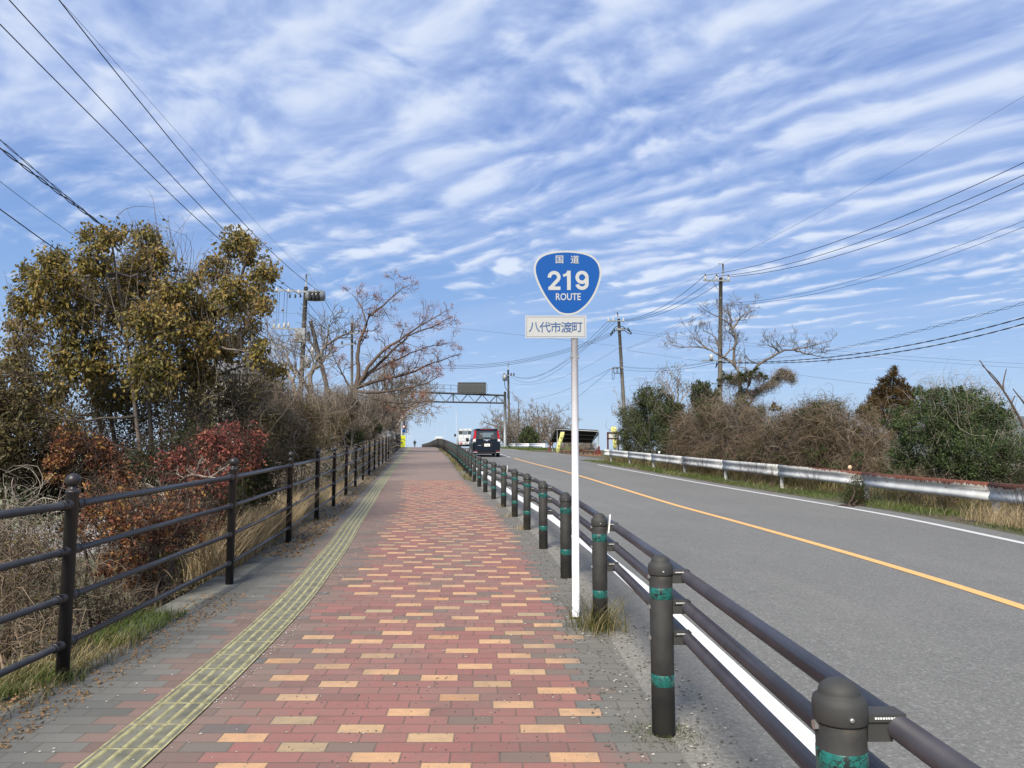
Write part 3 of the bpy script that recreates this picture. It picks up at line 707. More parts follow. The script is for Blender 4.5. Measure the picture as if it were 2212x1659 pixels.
# ------------------------------------------------------------------ route sign on its white pole
sp = on_ground(1244, 1337); SX, SY, SG = sp
sg = thing('route_sign', 'blue shield route sign with a place-name plate on a slim white pole', 'road sign', (SX, SY, SG))
sc_ = SY / F * 1.0
def sx_(px, py): p = at(px, py, SY); return p[0] - SX, p[2] - SG
x_, zt = sx_(1241, 700)
mb = MB(); lean = x_ ; mb.tube([(0, 0, -.1), (lean, 0, zt)], .0295, 20); pole = mb.build('pole', M['white'], sg)
q_ = MB(); q_.lathe((0, 0, .0), [(.05, -.01), (.045, .012), (.031, .02)], 14); q_.build('base_stain', M['moss'], sg)
# shield outline (photo outline fitted by eye, in metres)
SO = [(1226, 543.5), (1245, 545), (1262, 548), (1276, 553), (1288, 562), (1296, 575), (1299, 592), (1296, 609), (1289, 629), (1279, 648), (1266, 664), (1251, 676), (1240, 681), (1226, 683),
      (1212, 681), (1201, 675), (1187, 660), (1174, 641), (1163, 620), (1155, 600), (1152, 583), (1155, 569), (1163, 558), (1176, 550), (1192, 546), (1208, 544)]
SO = np.array([sx_(x, y) for x, y in SO])
def smooth_closed(P, it=2):
    for _ in range(it):
        A = P; B = np.roll(P, -1, 0); P = np.stack([A * .75 + B * .25, A * .25 + B * .75], 1).reshape(-1, 2)
    return P
SOs = smooth_closed(SO); cs = SOs.mean(0)
def plate_from(P, y0_, y1_, name, mat, parent):
    n = len(P); V = [(x, y0_, z_) for x, z_ in P] + [(x, y1_, z_) for x, z_ in P]
    mb = MB(); mb.add(V, [tuple(range(n)), tuple(range(2 * n - 1, n - 1, -1))] + [(i, i + n, (i + 1) % n + n, (i + 1) % n) for i in range(n)]); return mb.build(name, mat, parent)
shl = plate_from(SOs, -.034, -.030, 'shield_panel', M['whitesign'], sg)
def inset(P, dd):
    T = np.roll(P, -1, 0) - np.roll(P, 1, 0); T /= np.linalg.norm(T, axis=1)[:, None]; Nn = np.stack([T[:, 1], -T[:, 0]], 1)
    if ((P - cs) * Nn).sum() > 0: Nn = -Nn
    return P + Nn * dd
thin = plate_from(inset(SOs, .0165), -.0352, -.0342, 'blue_field', M['bluesign'], shl)
def tx(px, py, h, body, mat, par, **k):
    x, z_ = sx_(px, py); return text_mesh('lettering', body, h, mat, par, (x, -.0366, z_), **k)
mm = SY / F
# digits as drawn shapes
def stroke(path, wd, close=False):
    """flat band along a polyline -> list of quads (x,z)"""
    P = np.array(path, float); T = np.gradient(P, axis=0); T /= np.linalg.norm(T, axis=1)[:, None]; Nn = np.stack([-T[:, 1], T[:, 0]], 1) * wd / 2
    return P + Nn, P - Nn
def drawn(name, strokes, origin, sc, mat, parent, y=-.0366):
    mb = MB(); k = 0
    for path, wd in strokes:
        A, B = stroke(path, wd); n = len(A); y_ = y - k * .00015; k += 1
        V = [(origin[0] + a[0] * sc, y_, origin[1] + a[1] * sc) for a in A] + [(origin[0] + b[0] * sc, y_, origin[1] + b[1] * sc) for b in B]
        mb.add(V, [(i, i + 1, n + i + 1, n + i) for i in range(n - 1)])
    return mb.build(name, mat, parent)
def arc(cx, cz, rx_, rz_, a0, a1, n=14): return [(cx + rx_ * math.cos(math.radians(a)), cz + rz_ * math.sin(math.radians(a))) for a in np.linspace(a0, a1, n)]
wst = .30
two = [([*arc(.5, .99, .36, .36, 185, -35, 16), (.52, .50), (.24, .17)], .27), ([(.06, .135), (.98, .135)], .27)]
one = [([(.56, 0), (.56, 1.5)], .28), ([(.12, 1.13), (.30, 1.15), (.50, 1.33)], .20)]
nine = [(arc(.5, .98, .37, .38, 0, 362, 26), .27), ([(.87, .95), (.87, .72), *arc(.5, .48, .37, .34, 0, -172, 14)], .27)]
# built at 1.5 units high -> 42.. px high digits (584..629)
dsc = 43 * mm / 1.5
for st, px in ((two, 1182.5), (one, 1212.5), (nine, 1242.5)):
    x, z_ = sx_(px, 628.5); drawn('digit', st, (x, z_), dsc * (1.0), M['whitesign'], shl)
tx(1208, 563, 19.5 * mm, '国', M['whitesign'], shl, bold=.0007); tx(1241, 563, 19.5 * mm, '道', M['whitesign'], shl, bold=.0007)
tx(1227, 643, 21.5 * mm, 'ROUTE', M['whitesign'], shl, bold=.0012, sx=.80)
# place-name plate
pc = [sx_(x, y) for x, y in ((1134.5, 683.5), (1265.5, 683.5), (1265.5, 732), (1134.5, 732))]
npz = plate_from(np.array(pc), -.040, -.036, 'name_plate', M['whitesign'], sg)
mbx = MB(); x0_, z1_ = pc[0]; x1_, z0_ = pc[2]; g = .011; t_ = .0022
for (a, b, c_, d_) in ((x0_ + g, z1_ - g, x1_ - g, z1_ - g - t_), (x0_ + g, z0_ + g + t_, x1_ - g, z0_ + g), (x0_ + g, z1_ - g - t_, x0_ + g + t_, z0_ + g + t_), (x1_ - g - t_, z1_ - g - t_, x1_ - g, z0_ + g + t_)):
    mbx.add([(a, -.0412, b), (c_, -.0412, b), (c_, -.0412, d_), (a, -.0412, d_)], [(0, 1, 2, 3)])
mbx.build('border_line', M['bluetext'], npz)
for k, ch in enumerate('八代市渡町'):
    x, z_ = sx_(1154 + k * 23.0, 708.5); text_mesh('lettering', ch, 25 * mm, M['bluetext'], npz, (x, -.0415, z_), bold=.0004)
mbc = MB()
for zz in (zt - .10, zt - .28): mbc.box((lean, -.012, zz), (.075, .03, .02))
mbc.build('bracket', M['galv'], sg)

# ------------------------------------------------------------------ yellow warning board at the end of the left railing
yp = at(870.6, 968, 70.); yz = float(gz(yp[0], 70.))
yb_ = thing('warning_board', 'fluorescent yellow upright board with dark lettering at the far end of the left railing', 'sign', (yp[0], 70, yz))
s70 = 70 / F; bw, bh = 9.6 * s70, 25.3 * s70; zb = at(870, 966, 70.)[2] - yz
mb = MB(); mb.box((0, 0, zb + bh / 2), (bw, .03, bh)); bd = mb.build('board', M['yellow'], yb_)
mb = MB()
for x in (-.16, .16): mb.box((x, .03, zb / 2 + .02), (.03, .03, zb + .14))
mb.build('stand', M['blk'], yb_)
for k, ch in enumerate('注意'): text_mesh('lettering', ch, .17, M['ytext'], bd, (-.11, -.018, zb + bh * (.64 - k * .26)), bold=.004)
for k, ch in enumerate('路面ブロック'): text_mesh('lettering', ch, .115, M['ytext'], bd, (.09, -.018, zb + bh * (.70 - k * .095)), bold=.002)

# ------------------------------------------------------------------ cyclist at the crest
pp = at(895.8, 967.6, 148.); pz = float(gz(pp[0], 148.))
per = thing('person', 'person in a dark jacket riding a bicycle away over the crest', 'person', (pp[0], 148, pz), rz=.14)
hh = at(895, 950, 148)[2] - pz; k_ = hh / 1.72
mb = MB()
def T(pts, r, n=10, mat=0): mb.tube([np.array(p) * k_ for p in pts], [x * k_ for x in np.atleast_1d(r)], n, mat)
T([(0, 0, .86), (0, .03, .95), (0, .06, 1.1), (0, .08, 1.25), (0, .10, 1.37), (0, .11, 1.42), (0, .12, 1.47)], [.15, .20, .19, .22, .19, .08, .06], 12)
for s in (-1, 1):
    T([(s * .19, .10, 1.36), (s * .30, .22, 1.16), (s * .27, .48, 1.02)], [.07, .055, .04])
    T([(s * .09, .0, .88), (s * .12, .30, .74 if s < 0 else .80), (s * .12, .22, .38), (s * .12, .22, .22 if s < 0 else .34)], [.10, .085, .055, .04], 10, 1)
    T([(s * .12, .18, .20 if s < 0 else .33), (s * .12, .36, .19 if s < 0 else .32)], [.045, .035], 8, 0)
    T([(s * .27, .48, 1.02), (s * .265, .54, 1.0), (s * .25, .57, .98)], [.04, .035, .02], 8, 2)
T([(0, .12, 1.44), (0, .12, 1.5)], .055, 10, 2)
bod = mb.build('body', [M['cloth'], M['jeans'], M['skin']], per)
hd = MB(); hd.lathe((0, .13 * k_, 1.60 * k_), [(.0, -.12 * k_), (.06 * k_, -.10 * k_), (.085 * k_, -.02 * k_), (.09 * k_, .03 * k_), (.07 * k_, .09 * k_), (0, .12 * k_)], 12); hd.build('head', M['cloth'], per)
bi = thing('bicycle', 'bicycle under the person at the crest', 'bicycle', (pp[0], 148, pz), rz=.14)
for yy_ in (-.42, .62):
    wh = MB(); a = np.linspace(0, 2 * math.pi, 25); wh.tube([(0, yy_ + .33 * math.cos(t), .34 + .33 * math.sin(t)) for t in a], .022, 6, cap=False)
    for t in np.linspace(0, math.pi, 7)[:-1]: wh.tube([(0, yy_ + .32 * math.cos(t), .34 + .32 * math.sin(t)), (0, yy_ - .32 * math.cos(t), .34 - .32 * math.sin(t))], .003, 3)
    wh.build('wheel', M['tyre'], bi)
fr = MB()
for a, b in (((0, -.42, .34), (0, .02, .32)), ((0, .02, .32), (0, -.12, .80)), ((0, -.42, .34), (0, -.1, .74)), ((0, .02, .32), (0, .50, .80)), ((0, -.1, .76), (0, .48, .86)), ((0, .62, .34), (0, .46, .98)), ((-.27, .46, 1.0), (.27, .46, 1.0))): fr.tube([a, b], .018, 6)
fr.box((0, -.14, .83), (.14, .24, .05)); fr.box((0, -.46, .70), (.16, .35, .03)); fr.build('frame', M['dsteel'], bi)

# ------------------------------------------------------------------ vehicles
def loft(mb, secs, mat=0, smooth=True, n=24, e=.28):
    """secs: (y, half width bottom, half width top, z bottom, z top)"""
    V = []
    for (y, wb, wt, zb_, zt_) in secs:
        for i in range(n):
            a = 2 * math.pi * (i + .5) / n; cx_, sz_ = math.cos(a), math.sin(a)
            px = math.copysign(abs(cx_)**e, cx_); pz_ = math.copysign(abs(sz_)**e, sz_)
            k = (pz_ + 1) / 2; V.append((px * (wb * (1 - k) + wt * k), y, zb_ + (zt_ - zb_) * k))
    K = len(secs)
    mb.add(V, [(i * n + j, i * n + (j + 1) % n, (i + 1) * n + (j + 1) % n, (i + 1) * n + j) for i in range(K - 1) for j in range(n)], mat, smooth)
    b = mb.nv - K * n; mb.add([], [])
    mb.Fc.append([b + j for j in reversed(range(n))]); mb.M.append(mat); mb.S.append(False)
    mb.Fc.append([b + (K - 1) * n + j for j in range(n)]); mb.M.append(mat); mb.S.append(False)
def wheel(parent, x, y, r, wd, rimc):
    R = Matrix.Rotation(math.radians(90), 4, 'Y'); mb = MB()
    mb.lathe((x, y, r), [(r * .62, -wd / 2), (r * .93, -wd / 2), (r, -wd / 2 + .02), (r, wd / 2 - .02), (r * .93, wd / 2), (r * .62, wd / 2)], 24, M=R); t = mb.build('wheel', M['tyre'], parent)
    mb = MB(); mb.lathe((x, y, r), [(0, -wd / 2 + .02), (r * .62, -wd / 2 + .015), (r * .62, wd / 2 - .015), (0, wd / 2 - .02)], 20, M=R); mb.build('rim', rimc, t)
def poly(mb, pts, mat=0): mb.add(pts, [tuple(range(len(pts)))], mat)
# dark minivan, seen from behind; local +y = forward, origin = rear centre on the ground
vp = at(1051.5, 987.5, 44.6); vz = float(gz(vp[0], 44.6)); head = math.atan(.135)
van = thing('minivan', 'dark navy minivan seen from behind with tall red tail lamps', 'car', (vp[0], 44.6, vz), rz=head)
mb = MB()
loft(mb, [(0.02, .70, .76, .36, .92), (0.0 + .06, .80, .82, .26, .98), (.25, .825, .83, .22, 1.03), (3.0, .83, .83, .22, 1.03), (3.45, .80, .76, .25, .98), (3.68, .68, .62, .34, .82)], e=.22)
loft(mb, [(.09, .815, .69, .90, 1.64), (.20, .82, .70, .90, 1.715), (.6, .825, .705, .95, 1.735), (1.9, .825, .70, .95, 1.735), (2.45, .82, .68, .95, 1.66), (3.10, .79, .64, .95, 1.02)], e=.20)
body = mb.build('body', M['navy'], van)
mb = MB(); mb.box((0, 1.85, .24), (1.40, 3.3, .10)); mb.box((0, .12, .265), (1.30, .22, .12)); mb.build('underbody', M['undr'], van)
mb = MB(); z1, z2 = 1.075, 1.555
poly(mb, [(-.655, .052, z1), (.655, .052, z1), (.60, .082, z2), (-.60, .082, z2)]); rw = mb.build('rear_window', M['glassd'], van)
mb = MB(); poly(mb, [(-.43, .0505, 1.19), (.43, .0505, 1.19), (.40, .066, 1.47), (-.40, .066, 1.47)]); mb.build('light_through_cabin', M['glassl'], rw)  # pale panel: daylight coming through the cabin, painted as colour
mb = MB()
for x in (-.36, .36): mb.box((x, .050, 1.22), (.20, .004, .26))
mb.box((-.32, .054, 1.47), (.18, .004, .06)); mb.build('seat_back', M['seat'], rw)
for s in (-1, 1):
    mb = MB(); mb.add([(s * .665, .045, 1.10), (s * .80, .075, 1.06), (s * .715, .10, 1.60), (s * .635, .078, 1.60), (s * .825, .18, 1.06), (s * .735, .2, 1.60)], [(0, 1, 2, 3), (1, 4, 5, 2)]); tl = mb.build('tail_lamp', M['redl'], van)
    mb = MB(); mb.add([(s * .668, .040, .86), (s * .80, .066, .80), (s * .802, .070, 1.06), (s * .665, .044, 1.10), (s * .83, .17, .82), (s * .828, .17, 1.06)], [(0, 1, 2, 3), (1, 4, 5, 2)]); mb.build('reversing_lamp', M['clearl'], tl)
    mb = MB(); mb.box((s * .70, .012, .285), (.27, .04, .035)); mb.build('bumper_trim', M['chrome'], van)
    mb = MB(); mb.box((s * .66, .018, .36), (.24, .03, .022)); mb.build('reflector', M['redl'], van)
    for y in (.62, 3.08): wheel(van, s * .745, y, .295, .175, M['galv'])
mb = MB(); mb.box((0, .16, 1.665), (1.20, .20, .028)); mb.box((0, .05, 1.652), (.80, .012, .014), mat=1); mb.build('spoiler', [M['navy'], M['redl']], van)
mb = MB(); mb.box((.0, .02, 1.035), (.40, .03, .035)); mb.box((0, .01, 1.01), (.12, .03, .09)); mb.build('badge', M['chrome'], van)
mb = MB(); mb.box((.02, .005, .72), (.33, .02, .165)); pl = mb.build('number_plate', M['plate'], van)
text_mesh('plate_number', '51-63', .115, M['plateg'], pl, (.02, -.007, .70), bold=.002, sx=.85)
mb = MB(); poly(mb, [(-.34, .004, .86), (.38, .004, .86), (.26, -.002, .60), (-.22, -.002, .60)]); mb.build('plate_recess', M['undr'], van)
mb = MB(); mb.box((-.44, .008, .70), (.20, .012, .022)); mb.build('name_badge', M['chrome'], van)
mb = MB(); mb.box((.10, .035, 1.11), (.36, .02, .018), M=Matrix.Rotation(.12, 3, 'Y')); mb.build('wiper', M['undr'], van)
mb = MB()
for (ya, yb2) in ((.35, 1.02), (1.10, 1.85), (1.93, 2.65)):
    mb.add([(-.829, ya, 1.06), (-.829, yb2, 1.06), (-.728, yb2, 1.56), (-.728, ya, 1.56)], [(0, 1, 2, 3)])
    mb.add([(.829, ya, 1.06), (.829, yb2, 1.06), (.728, yb2, 1.56), (.728, ya, 1.56)], [(0, 1, 2, 3)])
mb.build('side_window', M['glassd'], van)
for s in (-1, 1):
    mb = MB(); mb.lathe((s * .98, 2.62, 1.10), [(0, -.13), (.085, -.10), (.10, 0), (.085, .10), (0, .13)], 10); mb.tube([(s * .80, 2.64, 1.02), (s * .95, 2.62, 1.04)], .03, 6); mb.build('door_mirror', M['navy'], van)
# white kei truck in front of it
tp_ = at(1008.5, 980, 63.); tz = float(gz(tp_[0], 63.))
tr = thing('pickup_truck', 'small white pickup truck driving ahead of the navy minivan', 'truck', (tp_[0], 63, tz), rz=head)
mb = MB(); mb.box((0, 1.0, .62), (1.38, 1.98, .10)); 
for s in (-1, 1): mb.box((s * .69, 1.0, .84), (.035, 2.0, .36))
mb.box((0, .0, .84), (1.40, .04, .36)); mb.box((0, 1.98, .84), (1.40, .04, .36)); mb.build('cargo_bed', M['carwhite'], tr)
mb = MB(); mb.box((0, -.024, .93), (1.1, .012, .02)); mb.box((0, -.024, .78), (1.2, .012, .02)); mb.build('tailgate_rib', M['carwhite'], tr)
mb = MB(); loft(mb, [(2.06, .70, .60, .45, 1.74), (2.2, .73, .62, .40, 1.80), (2.8, .735, .60, .40, 1.78), (3.2, .73, .60, .40, 1.25), (3.3, .70, .58, .42, 1.0)], e=.2); mb.build('cab', M['carwhite'], tr)
mb = MB()
for x0, x1 in ((-.56, -.22), (-.18, .18), (.22, .56)): mb.box(((x0 + x1) / 2, 2.05, 1.47), (x1 - x0, .015, .30))
mb.build('cab_window', M['glassd'], tr)
mb = MB(); mb.box((0, 2.038, 1.49), (.30, .01, .24)); mb.build('light_through_cab', M['glassl'], tr)  # brightness through the cab windows put into the colour of this panel
mb = MB()
for x in (-.62, -.2, .2, .62): mb.tube([(x, 1.96, 1.0), (x, 1.96, 1.82)], .018, 6)
mb.tube([(-.62, 1.96, 1.82), (.62, 1.96, 1.82)], .018, 6); mb.tube([(-.62, 1.96, 1.70), (.62, 1.96, 1.70)], .012, 6); mb.build('headboard_frame', M['carwhite'], tr)
mb = MB(); mb.box((0, .05, .50), (1.36, .10, .16)); mb.build('rear_bumper', M['carwhite'], tr)
mb = MB(); mb.box((0, 1.6, .36), (1.1, 3.1, .16)); mb.box((.02, -.01, .47), (.36, .03, .17)); mb.build('chassis', M['undr'], tr)
for s in (-1, 1):
    mb = MB(); mb.box((s * .50, -.012, .52), (.22, .03, .10)); mb.build('tail_lamp', M['redl'], tr)
    for y in (.55, 2.75): wheel(tr, s * .62, y, .265, .15, M['galv'])
    mb = MB(); mb.box((s * .84, 2.9, 1.27), (.16, .05, .24)); mb.tube([(s * .70, 2.9, 1.22), (s * .84, 2.9, 1.22)], .015, 5); mb.build('door_mirror', M['undr'], tr)
mb = MB(); mb.box((-.08, -.03, .47), (.05, .03, .14)); mb.box((.10, -.03, .49), (.12, .03, .10)); mb.build('number_plate', M['plate'], tr)
mb = MB(); mb.box((.24, -.03, .50), (.05, .02, .16)); mb.build('reflector', M['orangel'], tr)
# white van far ahead
wp = at(948.5, 965, 130.); wz = float(gz(wp[0], 130.)); wh_ = at(948.5, 943.0, 130.)[2] - wz
wv = thing('delivery_van', 'white van far ahead, only its roof and rear window showing above the bollard barrier', 'van', (wp[0], 130, wz), rz=.15)
mb = MB(); loft(mb, [(0.0, .76, .60, .35, wh_ - .06), (.12, .80, .66, .3, wh_), (2.8, .80, .66, .3, wh_), (3.6, .76, .58, .35, 1.25)], e=.2); mb.build('body', M['carwhite'], wv)
mb = MB(); poly(mb, [(-.62, -.006, 1.0), (.62, -.006, 1.0), (.54, -.006, wh_ - .36), (-.54, -.006, wh_ - .36)]); mb.build('rear_window', M['glassd'], wv)
for s in (-1, 1):
    for y in (.6, 3.0): wheel(wv, s * .70, y, .28, .16, M['galv'])
# ------------------------------------------------------------------ gantry over the road
GYl, GYr = 85., 87.
A_ = at(866, 845.0, GYl); B_ = at(1088, 853.6, GYr); a2 = at(866, 866.0, GYl); b2 = at(1088, 870.2, GYr)
gt = thing('gantry', 'grey truss gantry spanning the road, carrying a boxy display seen from its back', 'gantry', (B_[0], GYr, float(gz(B_[0], GYr))))
def fix(o): child(o, gt); o.matrix_parent_inverse = Matrix.Translation(-gt.location); return o
ax_ = (B_ - A_); ax_ = ax_ / np.linalg.norm(ax_); dep = np.array([0, .9, 0])
mb = MB(); nseg = 14
for off in (0 * dep, dep):
    mb.tube([A_ + off, B_ + off], .075, 8); mb.tube([a2 + off, b2 + off], .065, 8)
    for i in range(nseg):
        t0, t1 = i / nseg, (i + 1) / nseg; L = lambda a, b, t: a * (1 - t) + b * t
        if i % 2 == 0: mb.tube([L(a2, b2, t0) + off, L(A_, B_, t1) + off], .032, 6)
        else: mb.tube([L(A_, B_, t0) + off, L(a2, b2, t1) + off], .032, 6)
        if i in (0, 7, 13): mb.tube([L(A_, B_, t0) + off, L(a2, b2, t0) + off], .04, 6)
for i in range(nseg + 1):
    t0 = i / nseg; mb.tube([L(A_, B_, t0), L(A_, B_, t0) + dep], .03, 5); mb.tube([L(a2, b2, t0), L(a2, b2, t0) + dep], .03, 5)
fix(mb.build('truss', M['dsteel']))
mb = MB(); rt = 19 * GYl / F
for k in (0.02, .3, .58):
    pass
rl = [L(A_, B_, t) + np.array([0, .1, 0]) for t in np.linspace(.02, .545, 9)]
mb.tube([p + [0, 0, .95] for p in (rl[0], rl[-1])], .025, 6); mb.tube([p + [0, 0, .5] for p in (rl[0], rl[-1])], .02, 6)
for p in rl: mb.tube([p, p + [0, 0, .95]], .022, 6)
fix(mb.build('walkway_rail', M['dsteel']))
s86 = 86 / F; bc = at(1019.5, 838.5, 86.)
mb = MB(); bw2, bh2 = 61 * s86, 24.5 * s86; mb.box(bc, (bw2, .5, bh2)); 
mb.box(bc + [0, -.27, bh2 / 2 - .04], (bw2 + .05, .04, .08)); bx_ = fix(mb.build('display_housing', M['dsteel']))
mb = MB()
for k in range(4):
    c = bc + [(-.36 + k * .235) * bw2, -.262, -.12 * bh2]; mb.box(c, (bw2 * .205, .03, bh2 * .56)); mb.box(c + [.18, -.02, .1], (.05, .02, .08))
dr = mb.build('access_door', pmat('grey_panel', col=(.040, .046, .043), rough=.6), gt); dr.matrix_parent_inverse = Matrix.Translation(-gt.location)
mb = MB(); mb.box(bc + [bw2 / 2 + .12, .0, 0], (.03, .4, bh2 * .8)); fix(mb.build('side_bracket', M['dsteel']))
for nm, P_, y in (('column', B_, GYr), ('column', A_, GYl)):
    g0 = float(gz(P_[0], y)); x_o = .15 if P_ is B_ else .12
    mb = MB(); mb.tube([(P_[0] + x_o, y + .45, g0 - .5), (P_[0] + x_o, y + .45, P_[2] + .45)], [.19, .15], 14); mb.tube([(P_[0] + x_o, y + .45, g0 - .3), (P_[0] + x_o, y + .45, g0 + .02)], .32, 10); fix(mb.build('column', M['galv']))
# two round traffic signs on the left column
for i, (px, py, c, lab) in enumerate(((872.4, 922.0, 'clearl', 'round white and red traffic sign on the left gantry column'), (872.2, 930.6, 'bluesign', 'round blue traffic sign below the red and white one on the left gantry column'))):
    p = at(px, py, 84.6); mb = MB(); R90 = Matrix.Rotation(math.radians(90), 4, 'X')
    mb.lathe(p, [(0, -.01), (.17, -.01), (.17, .01), (0, .01)], 20, M=R90, mat=1); mb.lathe(p - [0, .012, 0], [(0, -.002), (.12, -.002), (.12, .002), (0, .002)], 20, M=R90); o = mb.build('traffic_sign', [M[c], M['redl'] if i == 0 else M['bluesign']]); tag(o, lab, 'road sign')

# ------------------------------------------------------------------ lamp posts along the bridge
def lamp(px, pytop, Y, arm, label):
    p = at(px, pytop, Y); X = p[0]; g0 = float(z0(min(Y, 420))) - .3; h = p[2] - g0
    o = thing('street_lamp', label, 'street lamp', (X, Y, g0), group='lamps along the bridge')
    s = 1 if arm > 0 else -1; mb = MB(); r = .085
    c = [(0, 0, 0), (0, 0, h - 1.4)] + [(s * (1 - math.cos(a)) * .9, 0, h - 1.4 + 1.05 * math.sin(a)) for a in np.linspace(.2, 1.35, 6)] + [(arm, 0, h)]
    mb.tube(c, [.11, .09] + [.06] * 6 + [.05], 8); mb.build('column', M['lampm'], o)
    mb = MB(); mb.box((arm + s * .25, 0, h - .02), (.75, .25, .14)); mb.build('lamp_head', M['lampm'], o)
lamp(986, 878, 164, -1.7, 'tallest street lamp with its arm to the left, above the white pickup truck')
lamp(960.8, 911, 240, -2.1, 'second tallest left-arm street lamp, just left of the tallest, above the far white van')
lamp(946.5, 924.5, 298, -2.2, 'third left-arm street lamp, above the left end of the far white van roof')
lamp(937.8, 937.0, 375, -2.2, 'smallest left-arm street lamp over the hump of the bollard barrier')
lamp(881.3, 914.8, 215, -2.4, 'left-row street lamp nearest the gantry column with its arm pointing left')
lamp(886.0, 914.5, 232, 3.4, 'left-row street lamp with the highest right-pointing arm')
lamp(889.5, 929.0, 300, 4.2, 'left-row street lamp second from the top with a long curved right arm')
lamp(893.0, 942.0, 380, 4.0, 'smallest left-row street lamp, close above the cyclist')

# ------------------------------------------------------------------ utility poles
def upole(label, top, bot, Y, r0, r1, mast=0., ybase=None):
    """top,bot photo points; returns root thing + shaft ends"""
    a = at(*bot, Y); b = at(*top, Y); g0 = min(float(z0(Y)) - 2.2, a[2] - 3.); d_ = (b - a) / (b[2] - a[2]); base = a + d_ * (g0 - a[2])
    o = thing('utility_pole', label, 'utility pole', base); mb = MB()
    mb.tube([(0, 0, 0), (b - base) * .5, b - base], [r0, (r0 + r1) / 2, r1], 14); mb.build('shaft', M['cpole'], o)
    mb = MB(); L_ = b - base; H = L_[2]
    for k in range(10, int(H / .45)): s = 1 if k % 2 else -1; p = L_ * (k * .45 / H); mb.tube([p, p + [s * (r0 + .12), 0, 0]], .010, 5)
    mb.build('step_bolt', M['galv'], o)
    mb = MB()
    for k in (.45, .6, .72, .82, .9): p = L_ * k; rr = r0 + (r1 - r0) * k + .006; mb.tube([p - L_ * .0012, p + L_ * .0012], rr, 14)
    mb.build('steel_band', M['galv'], o)
    if mast: mb = MB(); mb.tube([L_, L_ + [0, 0, mast]], .05, 8); mb.tube([L_ + [0, 0, mast - .05], L_ + [.0, 0, mast - .05], L_ + [.28, 0, mast - .02]], .02, 5); mb.build('earth_wire_mast', M['galv'], o)
    return o, base
def on(o, base, mb, name, mat):
    c = mb.build(name, mat); c.parent = o; c.matrix_parent_inverse = Matrix.Translation(-Vector(base)); return c
def arm(o, base, p, q, Y, wd=.08, name='crossarm'):
    a, b = at(*p, Y), at(*q, Y); c = (a + b) / 2; L_ = np.linalg.norm(b - a); mb = MB()
    mb.box(c + [0, -.2, 0], (L_, wd, wd), M=Matrix.Rotation(-math.atan2(b[2] - a[2], b[0] - a[0]), 3, 'Y')); on(o, base, mb, name, M['galv'])
def insul(o, base, pts, Y, mat='porc', sz=1.):
    for p in pts:
        c = at(*p, Y) + [0, -.2, 0]; mb = MB()
        mb.lathe(c, [(0, -.16 * sz), (.05 * sz, -.15 * sz), (.09 * sz, -.06 * sz), (.06 * sz, -.02 * sz), (.085 * sz, .05 * sz), (.05 * sz, .12 * sz), (.03 * sz, .16 * sz), (0, .17 * sz)], 10); on(o, base, mb, 'insulator', M[mat])
YL = 48.
pl_, pb = upole('concrete pole on the left with switch box, transformer and a leaning prop pole', (661, 620), (652, 800), YL, .19, .135, .85)
arm(pl_, pb, (599, 628), (690, 633.5), YL, .11); arm(pl_, pb, (592, 710), (664, 712), YL, .10); arm(pl_, pb, (643, 770), (720, 771), YL, .08)
insul(pl_, pb, [(600, 627), (625, 630), (647, 632)], YL); insul(pl_, pb, [(594, 706), (605, 706), (616, 704), (625, 703)], YL, sz=1.1)
insul(pl_, pb, [(628, 641), (640, 641), (651, 640), (695, 632), (681, 630)], YL, 'blk', .8)
c = at(684, 641, YL); mb = MB(); mb.lathe(c + [0, -.3, 0], [(0, -.62), (.34, -.58), (.38, 0), (.34, .58), (0, .62)], 16, M=Matrix.Rotation(math.radians(90), 4, 'Y')); on(pl_, pb, mb, 'transformer', M['galv'])
for k in (-.25, 0, .25): mb = MB(); mb.lathe(c + [k, -.62, -.08], [(0, -.32), (.14, -.27), (.10, -.1), (.14, 0), (.10, .15), (.14, .25), (0, .32)], 8); on(pl_, pb, mb, 'bushing', M['blk'])
c = at(652.5, 726.5, YL); mb = MB(); mb.box(c + [0, -.35, 0], (.66, .45, .92)); mb.box(c + [0, -.58, -.1], (.5, .02, .5)); on(pl_, pb, mb, 'switch_box', M['galv'])
c = at(666, 728, YL); mb = MB(); mb.box(c + [.1, -.3, 0], (.16, .2, .6)); on(pl_, pb, mb, 'cable_head', M['blk'])
c = at(667, 785, YL); mb = MB(); mb.lathe(c + [0, -.3, 0], [(0, -.35), (.2, -.33), (.22, .3), (0, .35)], 12); on(pl_, pb, mb, 'small_transformer', M['galv'])
c = at(677.5, 761, YL); mb = MB(); mb.lathe(c + [0, -.3, 0], [(0, -.28), (.1, -.25), (.1, .2), (.04, .3), (0, .32)], 10); on(pl_, pb, mb, 'lamp_unit', M['porc'])
for px in (597.5, 602, 612.5, 619): 
    mb = MB(); mb.tube([at(px + 2, 632, YL), at(px - 1.5, 706, YL)], .014, 5); on(pl_, pb, mb, 'drop_cable', M['wire2'])
